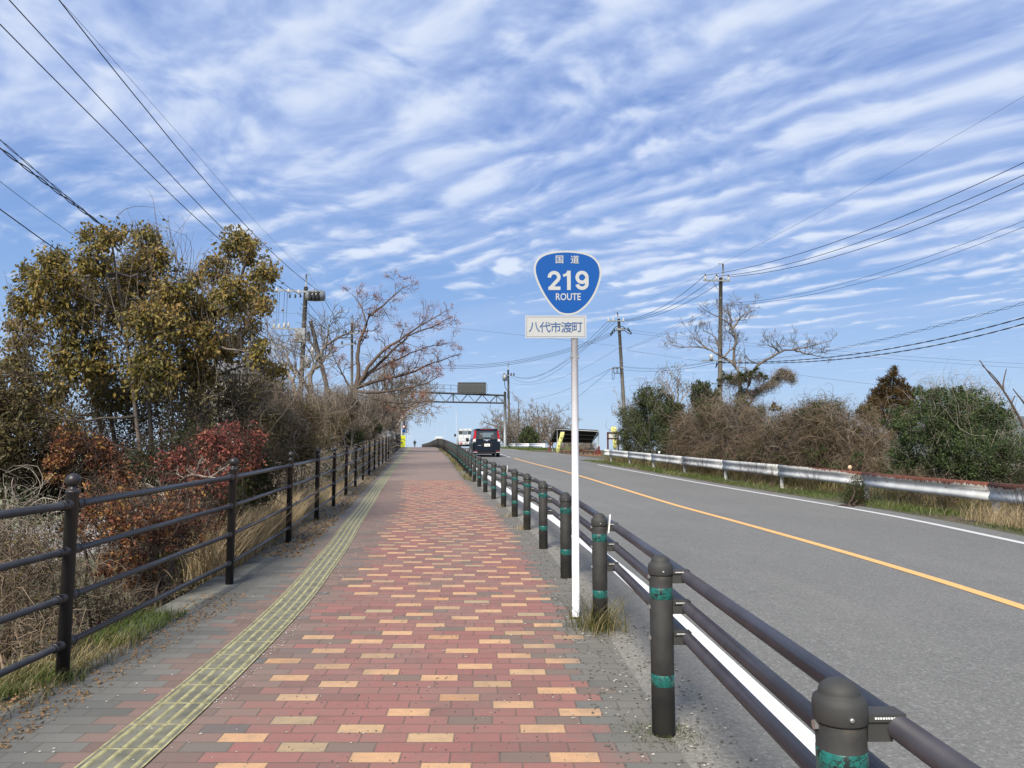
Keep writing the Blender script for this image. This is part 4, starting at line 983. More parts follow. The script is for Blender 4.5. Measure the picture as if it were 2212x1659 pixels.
# prop pole leaning on it
a, b = at(712, 860, 47.), at(671, 694, 47.); d_ = (b - a) / np.linalg.norm(b - a); base = a - d_ * 6
mb = MB(); mb.tube([(0, 0, 0), b - base], [.17, .125], 12); o = mb.build('prop_pole', M['cpole']); o.location = base; tag(o, 'leaning concrete prop pole just right of the left utility pole', 'pole')
YM = 75.
p2_, p2b = upole('distant pole on the left behind the branches of the bare tree with pinkish tips', (760.3, 700), (760.3, 800), YM, .17, .12, .9)
arm(p2_, p2b, (747, 720.5), (783, 721), YM, .1); arm(p2_, p2b, (737, 744), (771, 744), YM, .11); insul(p2_, p2b, [(748, 717), (762, 716), (776, 716), (782, 716)], YM, 'blk', 1.2); insul(p2_, p2b, [(740, 741), (768, 740)], YM, 'blk', 1.2)
p3_, p3b = upole('faint distant pole left of the gantry behind bare twigs', (830.5, 800), (831.5, 850), 120., .17, .12)
YA = 50.
pa_, pab = upole('tall concrete pole standing in the bushes on the right, rightmost of the poles', (1557, 600), (1555, 872), YA, .19, .12)
mb = MB(); a = at(1560.5, 612, YA); b = at(1559.8, 571.5, YA); mb.tube([a + [0, -.2, 0], b + [0, -.2, 0]], .055, 8); mb.tube([b + [0, -.2, 0], b + [-.3, -.2, 0]], .03, 5); on(pa_, pab, mb, 'earth_wire_mast', M['galv'])
arm(pa_, pab, (1518, 607), (1575, 608), YA, .10); insul(pa_, pab, [(1521.8, 601), (1546, 602), (1571.5, 603)], YA, sz=1.0); insul(pa_, pab, [(1521.8, 596.4), (1546, 597.4), (1571.5, 598.4)], YA, 'blk', .7)
mb = MB(); mb.tube([at(1541, 610, YA), at(1555, 632, YA)], .02, 5); on(pa_, pab, mb, 'arm_brace', M['galv'])
mb = MB(); mb.tube([at(1548, 649, YA), at(1548, 668, YA)], .025, 5)
for y in (649, 655, 661, 667): mb.tube([at(1547, y, YA), at(1555, y, YA)], .02, 5)
on(pa_, pab, mb, 'cable_rack', M['galv'])
arm(pa_, pab, (1514.5, 779), (1574, 779.5), YA, .085); c = at(1534.5, 772.5, YA); mb = MB(); mb.lathe(c + [0, -.25, 0], [(0, -.2), (.12, -.19), (.12, .2), (0, .22)], 10); on(pa_, pab, mb, 'junction_can', M['porc'])
mb = MB(); mb.tube([at(1549, 781, 49.7), at(1546, 795, 49.7), at(1551, 785, 49.7)], .035, 6); on(pa_, pab, mb, 'cable_loop', M['blk'])
YB_ = 66.
pb_, pbb = upole('slightly leaning concrete pole behind the route sign pole, second from the right', (1336.5, 689), (1349.5, 911), YB_, .20, .13)
mb = MB(); mb.tube([at(1336.5, 692, YB_), at(1333.3, 674, YB_)], .05, 6)
for s in (-1, 1): mb.tube([at(1333.3, 675, YB_), at(1333.3 + s * 4, 670.5, YB_), at(1333.3 + s * 7, 676, YB_)], .02, 5)
on(pb_, pbb, mb, 'earth_wire_mast', M['galv'])
arm(pb_, pbb, (1312, 694), (1348.5, 694), YB_, .10); insul(pb_, pbb, [(1313.5, 692), (1324, 691), (1346, 692)], YB_, 'porc', 1.2)
arm(pb_, pbb, (1330, 712), (1349, 712), YB_, .2, 'dead_end_frame'); insul(pb_, pbb, [(1322, 718), (1319, 723), (1326, 713), (1359, 715), (1362, 720), (1356, 712)], YB_, 'blk', .9)
mb = MB(); mb.tube([at(1320, 720, 65.6), at(1331, 705, 65.6), at(1345, 705, 65.6), at(1361, 717, 65.6)], .035, 6); mb.tube([at(1320, 724, 65.5), at(1330, 714, 65.5), at(1350, 714, 65.5), at(1360, 722, 65.5)], .04, 6); on(pb_, pbb, mb, 'jumper_cable', M['blk'])
arm(pb_, pbb, (1318, 797), (1347, 795), YB_, .09)
mb = MB(); a = np.linspace(0, 2 * math.pi, 17); c = at(1329.5, 800, 65.6)
for dx in (0, .3): mb.tube([c + np.array([dx + .22 * math.cos(t), 0, .30 * math.sin(t)]) for t in a], .03, 5, cap=False)
c = at(1324.5, 807, 65.6); mb.tube([c + np.array([.1 * math.cos(t), 0, .6 * math.sin(t)]) for t in a], .02, 5, cap=False); on(pb_, pbb, mb, 'cable_coil', M['blk'])
YC_ = 107.
pc_, pcb = upole('farthest pole, right of the gantry, with a small transformer on its left', (1097.6, 799), (1099, 870), YC_, .19, .13, .9)
arm(pc_, pcb, (1088, 811.5), (1111, 811), YC_, .1); insul(pc_, pcb, [(1089, 809.5), (1104, 809), (1110, 809)], YC_, 'blk', 1.4)
c = at(1090.5, 816, YC_); mb = MB(); mb.lathe(c + [0, -.3, 0], [(0, -.5), (.33, -.46), (.35, .4), (0, .46)], 12); on(pc_, pcb, mb, 'transformer', M['galv'])
mb = MB(); mb.tube([at(1089, 820, 106.5), at(1091, 836, 106.5), at(1097, 845, 106.5), at(1096, 860, 106.5)], .05, 5); on(pc_, pcb, mb, 'drop_cable', M['blk'])

# ------------------------------------------------------------------ wires: photo points on one vertical plane (1/Y is linear in x)
def wire(label, pts, Y0, Y1, r=.017, mat='wire', ext=0., grp=None, n=8, twist=0.):
    xs_ = np.array([p[0] for p in pts], float); i0, i1 = 1 / Y0, 1 / Y1
    Ys = 1 / (i0 + (i1 - i0) * (xs_ - xs_[0]) / (xs_[-1] - xs_[0]))
    P = np.array([at(p[0], p[1], y) for p, y in zip(pts, Ys)])
    s = np.concatenate([[0], np.cumsum(np.hypot(*np.diff(P[:, :2], axis=0).T))])
    q = np.linspace(0, s[-1], n * (len(P) - 1) + 1)
    if len(P) == 2: Z = np.interp(q, s, P[:, 2]) 
    else: cf = np.polyfit(s, P[:, 2], min(len(P) - 1, 3) if len(P) < 5 else 3); Z = np.polyval(cf, q); Z = Z + (P[0, 2] - Z[0]) * (1 - q / s[-1]) + (P[-1, 2] - Z[-1]) * q / s[-1]
    C = np.stack([np.interp(q, s, P[:, 0]), np.interp(q, s, P[:, 1]), Z], 1)
    if ext: d_ = C[-1] - C[-2]; C = np.vstack([C, C[-1] + d_ / np.linalg.norm(d_) * ext])
    mb = MB()
    if twist:
        L = np.linspace(0, 1, len(C) * 12); C2 = np.stack([np.interp(L, np.linspace(0, 1, len(C)), C[:, k]) for k in range(3)], 1)
        ph = np.concatenate([[0], np.cumsum(np.linalg.norm(np.diff(C2, axis=0), axis=1))]) * 5.
        for o_ in (0, math.pi): mb.tube(C2 + np.stack([0 * ph, .0 * ph, twist * np.sin(ph + o_)], 1), r, 4)
    else: mb.tube(C, r, 5)
    o = mb.build('power_line', M[mat]); tag(o, label, 'cable', grp); return o
G1, G2, G3 = 'cables crossing the upper left sky', 'cables crossing the right sky', 'cables between the right-hand poles'
wire('lowest of three thick cables from the top left corner to the left pole', [(629.6, 635.6), (584, 603), (455, 502.5), (230, 275), (0, 52.5)], 48, 17.2, ext=22, grp=G1, r=.016)
wire('middle one of the three thick cables in the top left sky', [(650, 637.6), (584, 586.8), (492.5, 507.5), (250, 244), (20, 0)], 48, 17.2, ext=22, grp=G1, r=.016)
wire('rightmost thick cable in the top left sky, ending at the transformer', [(688, 627.6), (620.8, 576), (525, 480), (320, 244), (127.5, 0)], 48, 17.2, ext=22, grp=G1, r=.016)
wire('thin earth wire beside the rightmost thick cable of the top left sky', [(669.3, 592), (617.5, 547.5), (430, 340), (172.5, 55), (128, 0)], 48, 17.5, r=.006, mat='wire2', ext=22, grp=G1)
wire('wavy thin cable just above the twisted bundle at the left edge', [(651, 757), (577, 718), (428 / 1.0, 640), (235, 485), (120, 392), (0, 302)], 48, 15.4, r=.010, ext=18, grp=G1, twist=.02)
wire('thick twisted cable bundle reaching the left edge at mid height', [(650, 765), (577.6, 733.5), (420, 630), (217.5, 492.5), (0, 320)], 48, 15.4, r=.016, ext=18, grp=G1, twist=.03)
wire('thinnest sagging cable at the left edge, below the twisted bundle', [(640, 776), (400, 640), (155, 505), (80, 452), (0, 392)], 48, 14.6, r=.006, ext=18, grp=G1, mat='wire2')
wire('lowest thick cable at the left edge, going behind the olive-leaved tree', [(640, 790), (380, 700), (105, 527.5), (0, 452)], 48, 13.8, r=.012, ext=18, grp=G1)
wire('upper sagging cable from the left pole to the pole behind the bare tree', [(699.5, 644), (726, 688), (755, 713)], 48, 75, grp=None)
wire('middle sagging cable from the left pole to the pole behind the bare tree', [(665, 654.5), (705, 697), (747, 717)], 48, 75)
wire('lowest sagging cable from the left pole to the pole behind the bare tree', [(650, 655), (690, 700), (720, 716), (747, 718)], 48, 75)
wire('thin earth wire from the mast of the left pole to the next pole', [(669, 596), (700, 640), (753.6, 694)], 48, 75, r=.006, mat='wire2')
wire('thin wire crossing the sky from the left trees above the gantry', [(400, 664), (548.6, 671.6), (987.5, 708.7), (1097, 721), (1330, 747)], 60, 66, r=.010, mat='wire2')
wire('top thick cable leaving the rightmost pole for the right edge', [(1521.8, 595), (1630, 574.5), (1856, 504), (2030, 434), (2212, 351)], 50, 30, ext=25, grp=G2)
wire('middle thick cable leaving the rightmost pole for the right edge', [(1546, 597), (1650, 583), (1856, 523), (2040, 454), (2212, 378)], 50, 30, ext=25, grp=G2)
wire('bottom one of the three thick cables leaving the rightmost pole', [(1571.5, 598), (1680, 585), (1856, 537), (2040, 473), (2212, 396.5)], 50, 30, ext=25, grp=G2)
wire('thin earth wire rising from the rightmost pole to the right edge', [(1558.5, 570), (1856, 410), (2212, 208)], 50, 30, r=.007, mat='wire2', ext=25, grp=G2)
wire('upper of the two thinner cables mid-way down the rightmost pole', [(1562, 655), (1700, 640), (1856, 603), (2030, 545), (2212, 477)], 50, 30, r=.010, ext=25, grp=G2)
wire('lower of the two thinner cables mid-way down the rightmost pole', [(1562, 660), (1700, 646), (1856, 612), (2030, 558), (2212, 490)], 50, 30, r=.010, ext=25, grp=G2)
wire('spiral-wrapped cable low on the rightmost pole going to the right edge', [(1558, 778), (1646, 775.5), (1830, 751), (1984.6, 713), (2212, 655)], 50, 30, r=.009, ext=25, grp=G2, twist=.05)
wire('upper one of the two lowest cables of the rightmost pole, under the spiral cable', [(1558, 782), (1646, 780), (1830, 768), (2096, 713), (2212, 686)], 50, 30, r=.014, ext=25, grp=G2, twist=.015)
wire('lowest cable of the rightmost pole going to the right edge', [(1558, 784), (1700, 783), (1900, 766), (2159, 713), (2212, 700)], 50, 30, r=.014, ext=25, grp=G2, twist=.015)
for i, (a, m_, b) in enumerate((((1521.8, 596), (1432, 662), (1348, 691)), ((1546, 598), (1440, 666), (1350, 692.5)), ((1568, 602), (1452, 668), (1352, 694)))):
    wire(('top', 'middle', 'bottom')[i] + ' one of three thick sagging cables between the two concrete poles on the right', [a, m_, b], 50, 66, grp=G3)
for i, d_ in enumerate((0, 6.5)):
    wire(('upper', 'lower')[i] + ' of two thin sloping cables between the two concrete poles on the right', [(1546, 657 + d_), (1450, 709 + d_ * .8), (1352, 753 + d_ * .4)], 50, 66, r=.009, mat='wire2', grp=G3)
wire('thin earth wire between the masts of the two concrete poles on the right', [(1556, 572), (1450, 624), (1337, 673)], 50, 66, r=.006, mat='wire2', grp=G3)
wire('spiral-wrapped low cable between the two concrete poles on the right', [(1545, 779), (1470, 792), (1395, 796), (1349, 792)], 50, 66, r=.009, grp=G3, twist=.05)
wire('plain low cable under the spiral one between the two concrete poles on the right', [(1545, 784), (1470, 798), (1395, 802), (1349, 799)], 50, 66, r=.013, grp=G3)
for i, d_ in enumerate((0, 3.5, 7)):
    wire(('upper', 'middle', 'lower')[i] + ' one of three long cables running left from the leaning pole above the gantry', [(1319, 719 + d_), (1195, 767 + d_ * .9), (1100, 780 + d_), (1006, 788 + d_), (848, 785 + d_), (772, 770 + d_)], 66, 75, r=.016)
for i, (m_, e) in enumerate((((1172, 809), (1110, 813)), ((1180, 805), (1104, 811.5)), ((1185, 812), (1104, 814)))):
    wire(('first', 'second', 'third')[i] + ' deeply sagging cable from the leaning pole down to the farthest pole', [(1313 + i * 9, 694), (1234 + i * 4, 768 + i * 2), m_, e], 66, 107, r=.016)
wire('upper thin cable from the leaning pole to behind the far bare trees', [(1318, 797), (1250, 831), (1147, 863)], 66, 107, r=.014, mat='wire')
wire('lower thin cable from the leaning pole to behind the far bare trees', [(1318, 799), (1250, 856), (1200, 893)], 66, 107, r=.014, mat='wire')
wire('faint wire from the leaning pole sloping down to the left past the sign pole', [(1335, 752), (1251, 800), (1097, 826)], 66, 107, r=.010, mat='wire2')
wire('faint earth wire sloping left from the mast of the leaning pole', [(1330, 674), (1251, 704), (1150, 740)], 66, 107, r=.006, mat='wire2')
for i, (p) in enumerate((([(1362, 713.5), (1646, 743.6), (2212, 786)]), ([(1362, 719), (1646, 750), (2212, 795)]), ([(1355, 757), (1725, 810), (1886, 830), (2212, 857)]))):
    wire(('top', 'middle', 'lowest')[i] + ' one of the faint cables crossing the right sky behind the bare vine tree', p, 66, 62, r=.011, mat='wire2', ext=20)

# ------------------------------------------------------------------ open shed with a sloping sheet roof, banners, notice board, rusty iron, timber edge
def G(x, y): return float(gz(x, y))
n0, n1 = at(1200, 926, 58.), at(1292.5, 930.5, 58.); f0, f1 = at(1188, 955.8, 62.), at(1277.5, 957.2, 62.)
sh = thing('open_shed', 'open shed with a black sloping sheet roof on thin posts', 'shed', (n0[0], 58, G(n0[0], 58)))
def fs(o): child(o, sh); o.matrix_parent_inverse = Matrix.Translation(-sh.location); return o
mb = MB(); nn = 40; top = [n0 * (1 - t) + n1 * t for t in np.linspace(0, 1, nn)]; bot = [f0 * (1 - t) + f1 * t for t in np.linspace(0, 1, nn)]
V = []; 
for i in range(nn): w_ = .025 * (i % 2); V += [top[i] + [0, 0, w_ + .05], bot[i] + [0, 0, w_ + .05], top[i] + [0, 0, w_], bot[i] + [0, 0, w_]]
mb.add(V, [(4 * i, 4 * i + 1, 4 * i + 5, 4 * i + 4) for i in range(nn - 1)] + [(4 * i + 2, 4 * i + 6, 4 * i + 7, 4 * i + 3) for i in range(nn - 1)] + [(4 * i, 4 * i + 4, 4 * i + 6, 4 * i + 2) for i in range(nn - 1)]); fs(mb.build('roof', M['roofdark']))
mb = MB(); mb.tube([n0 + [.03, -.05, -.05], n1 + [0, -.05, -.05]], .035, 6)
for t in (.33, .62): a, b = n0 * (1 - t) + f0 * t, n1 * (1 - t) + f1 * t; mb.tube([a + [.1, 0, -.05], b + [0, 0, -.05]], .022, 6)
mb.tube([n1 + [0, 0, -.06], f1 + [0, 0, -.06]], .03, 6); mb.tube([n0 + [0.02, 0, -.06], f0 + [0, 0, -.06]], .02, 6); fs(mb.build('roof_frame', M['framew']))
for p in (n0 + [.14, 0, 0], n1 + [0, 0, 0], f0 + [.05, 0, 0], f0 + [.22, .1, 0], f1 + [-.02, 0, 0]):
    mb = MB(); mb.tube([p - [0, 0, .05], (p[0], p[1], G(p[0], p[1]) - .4)], .04, 8); fs(mb.build('post', M['framew']))
mb = MB(); a = f0 * .33 + f1 * .67; mb.tube([a + [-.6, -1, .1], (a[0] + .2, 56.5, G(a[0], 56.5))], .035, 6); fs(mb.build('prop', M['rust']))
mb = MB(); 
for k in range(3): mb.tube([n1 + [0.05 * k, .2, -.2], n1 + [-.35, 2.2 + k * .2, -1.0]], .022, 5)
mb.tube([at(1288, 942, 57.5), at(1291, 950, 57.5), at(1290, 976, 57.5)], .022, 5); fs(mb.build('loose_rods', M['framew']))
def banner(pts, wds, Y, label, word):
    o = thing('banner', label, 'banner', (*at(*pts[-1], Y)[:2], G(at(*pts[-1], Y)[0], Y)), group='yellow roadside banners')
    mb = MB(); V = []; n = len(pts)
    for i, (p, w2) in enumerate(zip(pts, wds)):
        c = at(*p, Y); h = w2 / 2 * Y / F; dd = .04 * math.sin(i * 1.7)
        V += [c + [-h, dd, 0], c + [0, dd - .03, .0], c + [h, -dd, 0]]
    fs_ = []
    for i in range(n - 1):
        for k in (0, 1): fs_.append((3 * i + k, 3 * i + k + 1, 3 * i + k + 4, 3 * i + k + 3))
    mb.add(V, fs_, 0, True); c = mb.build('cloth', M['banner']); c.parent = o; c.matrix_parent_inverse = Matrix.Translation(-o.location)
    c.modifiers.new('thick', 'SOLIDIFY').thickness = .01
    mb = MB(); t = at(*pts[0], Y); h = wds[0] / 2 * Y / F; top_ = t + [h, .03, .06]; gb = at(*pts[-1], Y); mb.tube([top_, (gb[0], Y + .03, G(gb[0], Y))], .014, 6); mb.tube([top_, t + [-h, .03, .04]], .01, 5); q_ = mb.build('pole', M['framew']); q_.parent = o; q_.matrix_parent_inverse = Matrix.Translation(-o.location)
    mb = MB(); 
    for i in range(1, n - 1):
        c_ = (at(*pts[i], Y) + at(*pts[i + 1], Y)) / 2 + [-.02, -.05, 0]; mb.box(c_, (.10, .012, .14), rz=.0)
    q_ = mb.build('faded_lettering', pmat('faded_olive_print', col=(.28, .27, .08), rough=.9), o); q_.matrix_parent_inverse = Matrix.Translation(-o.location)
banner([(1215, 933.5), (1214, 941), (1211, 950), (1208.5, 959), (1206, 967), (1205, 974), (1206, 978)], [8.5, 9, 9, 9, 8, 6, 4], 55., 'limp yellow banner hanging in front of the open shed', '')
banner([(1325.5, 922), (1326, 932), (1327, 942), (1328, 952), (1328, 962), (1329, 970)], [12, 12, 11, 10, 8, 7], 49., 'yellow banner behind the dark-framed notice board', '')
nb0, nb1 = at(1313.5, 935, 45.5), at(1334.5, 947.5, 45.5); cx0 = (nb0 + nb1) / 2; hw = (nb1[0] - nb0[0]) / 2; hz_ = (nb0[2] - nb1[2]) / 2
nb = thing('notice_board', 'blank pale notice board in a dark red frame on two legs', 'notice board', (cx0[0], 45.5, G(cx0[0], 45.5)))
def fn(o): o.parent = nb; o.matrix_parent_inverse = Matrix.Translation(-nb.location); return o
mb = MB(); mb.box(cx0, (hw * 2 - .06, .03, hz_ * 2 - .04)); fn(mb.build('panel', M['board']))
mb = MB()
for s in (-1, 1): mb.box(cx0 + [0, -.01, s * hz_], (hw * 2 + .1, .06, .09))
mb.box(cx0 + [0, -.018, 0], (.01, .012, hz_ * 2 - .05)); fn(mb.build('frame', M['woodred']))
for s in (-1, 1):
    mb = MB(); x = cx0[0] + s * (hw + .02); zt_ = cx0[2] + hz_ + .03; zg = G(x, 45.5) - .3; mb.box((x, 45.5, (zt_ + zg) / 2), (.10, .08, zt_ - zg)); fn(mb.build('leg', M['woodred']))
# rusty iron and timber edging
p0, p1 = at(1207, 984, 53.), at(1300, 986, 50.)
mb = MB(); mb.box(((p0 + p1) / 2)[:2].tolist() + [G(4.8, 51.5) + .0], (np.linalg.norm(p1 - p0), .14, .12), rz=math.atan2(p1[1] - p0[1], p1[0] - p0[0])); o = mb.build('timber_edging', M['kerbor']); tag(o, 'orange-brown timber edging on the ground in front of the open shed', 'edging')
ri = thing('rusty_iron_frame', 'long rusty iron frame with an upright hitch near the guard rail end', 'scrap iron', (*at(1290, 980, 50.5)[:2], G(5.8, 50.5)))
mb = MB(); b0, b1 = at(1209, 977.5, 54.), at(1293, 981.5, 51.); zz = G(5, 52.) + .25; b0[2] = b1[2] = zz; mb.tube([b0, b1], .045, 6); mb.tube([b0 + [0, .5, 0], b1 + [0, .5, 0]], .04, 6)
for t in np.linspace(.05, .95, 9): q_ = b0 * (1 - t) + b1 * t; mb.tube([q_, q_ + [.08, .25, -.24]], .025, 5)
m1 = mb.build('beam', M['rust'], ri); m1.matrix_parent_inverse = Matrix.Translation(-ri.location)
mb = MB(); c = at(1294, 976, 50.5); 
for dx, h in ((-.2, .15), (-.1, .25), (.0, .45), (.08, .2)): mb.box((c[0] + dx, 50.5, G(5.8, 50.5) + h / 2 + .1), (.09, .3, h + .2))
mb.tube([(c[0] - .45, 50.5, G(5.8, 50.5) + .1), (c[0], 50.5, G(5.8, 50.5) + .65)], .03, 6); m1 = mb.build('hitch', M['rust'], ri); m1.matrix_parent_inverse = Matrix.Translation(-ri.location)
mb = MB(); c = at(1188, 975, 57.); g_ = G(c[0], 57.); mb.tube([(c[0], 57, g_ - .1), (c[0] + .03, 57, g_ + .95)], [.07, .05], 8); mb.tube([(c[0] - .3, 57, g_), (c[0], 57, g_ + .5), (c[0] + .25, 57, g_ + .8)], .03, 6); o = mb.build('rusty_post', M['rust']); tag(o, 'dark rusty upright iron post left of the limp yellow banner', 'post')
for px, s in ((1226, 1.), (1249, 1.15)):
    c = at(px, 978, 66.); mb = MB(); a = np.linspace(0, 2 * math.pi, 13)[:-1]; g_ = G(c[0], 66.); V = [(c[0], 66, g_ + .62 * s)] + [(c[0] + .55 * s * math.cos(t) * rnd.uniform(.85, 1.1), 66 + .55 * math.sin(t), g_ - .1) for t in a]
    mb.add(V, [(0, i + 1, (i + 1) % 12 + 1) for i in range(12)]); o = mb.build('soil_heap', M['ground']); tag(o, ('small brown soil heap under the shed roof, just right of the yellow banner' if s == 1. else 'brown soil heap under the shed roof, half hidden by the white sign pole'), 'soil heap', 'soil heaps under the shed')
# house behind the left trees, only its tiled roof shows
hp = at(475, 800, 60.); ho = thing('house', 'house with a grey tiled gable roof showing through the trees on the left', 'house', (hp[0], 60, -2.6))
zr = at(440, 765, 60.)[2]; zr2 = at(520, 806, 60.)[2]
mb = MB(); mb.box((0, 4, (zr2 + 2.6) / 2), (5.4, 8, zr2 + 2.6)); mb.build('wall', M['plaster'], ho)
mb = MB(); h1, h2 = zr + 2.6, zr2 + 2.6
V = [(-3.1, -.6, h2 - .1), (3.1, -.6, h2 - .1), (3.1, 8.6, h2 - .1), (-3.1, 8.6, h2 - .1), (-1.3, 4, h1), (1.0, 4, h1)]
mb.add(V, [(0, 1, 5, 4), (1, 2, 5), (2, 3, 4, 5), (3, 0, 4), (0, 3, 2, 1)]); mb.build('roof', M['rooft'], ho)
for x in (-1.4, 1.3): mb = MB(); mb.box((x, -.01, h2 * .62), (1.6, .06, 1.1)); wn = mb.build('window', M['glassd'], ho)
# ------------------------------------------------------------------ plants
def unit(a): return a / (np.linalg.norm(a, axis=-1, keepdims=True) + 1e-9)
def leaf_arrays(P, D, L, Wd, droop=.0):
    """kite-shaped leaf at each point P pointing along D"""
    N_ = len(P); D = unit(D); R = unit(np.cross(D, unit(rng.normal(size=(N_, 3))))); U = np.cross(R, D)
    L = (L * rng.uniform(.65, 1.25, N_))[:, None]; w_ = L * Wd / 2
    a = P; b = P + D * L * .45 + R * w_ + U * w_ * .25; c = P + D * L - U * L * .10; d_ = P + D * L * .45 - R * w_ + U * w_ * .25
    V = np.stack([a, b, c, d_], 1).reshape(-1, 3); Q = np.arange(N_ * 4).reshape(-1, 4); return V, Q
def tubes_arrays(P, R, n=3):
    """P (N,K,3) polylines, R (N,K) radii -> n-sided tubes"""
    N_, K = P.shape[:2]; T = np.gradient(P, axis=1); T = unit(T); ref = np.where(np.abs(T[..., 2:3]) > .9, np.array([1., 0, 0]), np.array([0, 0, 1.]))
    A = unit(np.cross(T, ref)); B = np.cross(T, A); a = np.arange(n) * 2 * math.pi / n
    V = P[:, :, None, :] + R[:, :, None, None] * (A[:, :, None, :] * np.cos(a)[:, None] + B[:, :, None, :] * np.sin(a)[:, None])
    base = (np.arange(N_)[:, None, None] * K + np.arange(K - 1)[None, :, None]) * n; j = np.arange(n)[None, None, :]
    Q = np.stack([base + j, base + (j + 1) % n, base + n + (j + 1) % n, base + n + j], 3).reshape(-1, 4); return V.reshape(-1, 3), Q
class Wood:
    def __init__(s): s.g = {}; s.tips = []
    def add(s, P, R, n=4):
        P = np.asarray(P, float); R = np.asarray(R, float); s.g.setdefault((len(P), n), []).append((P, R))
    def addm(s, P, R, n=3):
        for p, r in zip(P, R): s.g.setdefault((P.shape[1], n), []).append((p, r))
    def build(s, name, mat, parent):
        Vs, Qs, o = [], [], 0
        for (K, n), L in s.g.items():
            V, Q = tubes_arrays(np.array([p for p, _ in L]), np.array([r for _, r in L]), n); Vs.append(V); Qs.append(Q + o); o += len(V)
        if Vs:
            q_ = quads(name, np.concatenate(Vs), np.concatenate(Qs), mat, parent, smooth=True)
            q_.matrix_parent_inverse = Matrix.Translation(-parent.location); return q_
def resamp(P, K):
    P = np.asarray(P, float); s = np.concatenate([[0], np.cumsum(np.linalg.norm(np.diff(P, axis=0), axis=1))]); q = np.linspace(0, s[-1], K)
    return np.stack([np.interp(q, s, P[:, k]) for k in range(3)], 1)
def smoothp(P, K):
    P = np.asarray(P, float)
    if len(P) > 2:
        for _ in range(2):
            Q = [P[0]]
            for a, b in zip(P[:-1], P[1:]): Q += [a * .75 + b * .25, a * .25 + b * .75]
            P = np.array(Q + [P[-1]])
    return resamp(P, K)
def grow(wd, p, d_, L, r, lvl, up=.15, wig=.18, K=7, kids=(5, 4, 3), spread=.8, kr=.62, minr=.0022, side=4):
    """recursive branch"""
    P = [np.array(p, float)]; d_ = np.array(d_, float); st = L / (K - 1)
    for k in range(K - 1):
        d_ = d_ + rng.normal(size=3) * wig + np.array([0, 0, up]) * .35; d_ /= np.linalg.norm(d_); P.append(P[-1] + d_ * st)
    P = np.array(P); R = np.linspace(r, max(minr, r * .35), K); wd.add(P, R, side if r > .012 else 3)
    if lvl <= 0: wd.tips.append((P[-1], d_)); return
    nk = kids[min(len(kids) - 1, lvl - 1)] if not callable(kids) else kids(lvl)
    for i in range(nk):
        t = rng.uniform(.3, 1.0) if i else 1.0; k = min(K - 2, int(t * (K - 1))); f_ = t * (K - 1) - k; q = P[k] * (1 - f_) + P[k + 1] * f_
        dd = unit(P[k + 1] - P[k]); nd = unit(dd + unit(rng.normal(size=3)) * spread)
        grow(wd, q, nd, L * rng.uniform(.45, .75), max(minr, r * kr * (1 - .3 * t)), lvl - 1, up, wig, K, kids, spread, kr, minr, side)
def limb(wd, pts, r0, r1, K=14, nside=10, L=1.0, lvl=2, up=.15, kids=(4, 4, 3), wig=.18, spread=.9, start=.25, side=7, minr=.0022, dirb=(0, 0, .3)):
    """guided limb through 3D points with recursive side branches"""
    P = smoothp(pts, K); P[1:-1] += rng.normal(size=(K - 2, 3)) * r0 * .25; R = np.linspace(r0, r1, K); wd.add(P, R, side)
    for i in range(nside):
        t = start + (1 - start) * (i + rng.uniform(0, 1)) / nside; t = min(t, .999); k = min(K - 2, int(t * (K - 1))); f_ = t * (K - 1) - k
        q = P[k] * (1 - f_) + P[k + 1] * f_; dd = unit(P[k + 1] - P[k]); rr = R[k]
        nd = unit(dd * .7 + unit(rng.normal(size=3)) * spread + np.array(dirb))
        grow(wd, q, nd, L * rng.uniform(.6, 1.15) * (1.15 - .5 * t), max(minr, rr * .5), lvl, up, wig, 6, kids, .85, .6, minr)
    return P
def blob_pts(blobs, n, shell=.0):
    B = np.array(blobs, float); wts = B[:, 3]**2.2; idx = rng.choice(len(B), n, p=wts / wts.sum()); d_ = unit(rng.normal(size=(n, 3)))
    rad = rng.uniform(shell**3, 1, n)**(1 / 3.); return B[idx, :3] + d_ * (B[idx, 3] * rad)[:, None] * np.array([1, 1, 1.]), idx, d_
def pb_(lst, Y, dy=.0):
    """photo blobs (px, py, r_px[, dY]) -> world blobs"""
    out_ = []
    for b in lst: y = Y + (b[3] if len(b) > 3 else rng.uniform(-dy, dy)); out_.append((*at(b[0], b[1], y), b[2] * y / F))
    return out_
_fy = np.array([4.6, 7.2, 9.9, 13.1, 16.3, 20, 24.4, 34, 44, 60, 73, 90]); _fp = np.array([float(CX + XF(y) / y * F) for y in _fy])
def pbf(lst, Y, dy=.0):
    """like pb_, but pushed back far enough to stay outside the left railing"""
    out_ = []
    for b in lst:
        y = max(Y + (b[3] if len(b) > 3 else rng.uniform(-dy, dy)), float(np.interp(b[0] + b[2] * 1.15, _fp, _fy)) + .4); out_.append((*at(b[0], b[1], y), b[2] * y / F))
    return out_
def pbg(lst, Y, dy=.0):
    """like pb_, but pushed back behind the right guard rail"""
    out_ = []
    for b in lst:
        y = Y + (b[3] if len(b) > 3 else rng.uniform(-dy, dy))
        while (b[0] - CX - b[2] * 1.1) / F * y < float(GR(min(y, 43))) + .15 and y < 60: y += .2
        out_.append((*at(b[0], b[1], y), b[2] * y / F))
    return out_
def leaves_obj(parent, name, P, D, L, Wd, mat):
    V, Q = leaf_arrays(P, D, L, Wd); o = quads(name, V, Q, mat, parent); o.matrix_parent_inverse = Matrix.Translation(-parent.location); return o
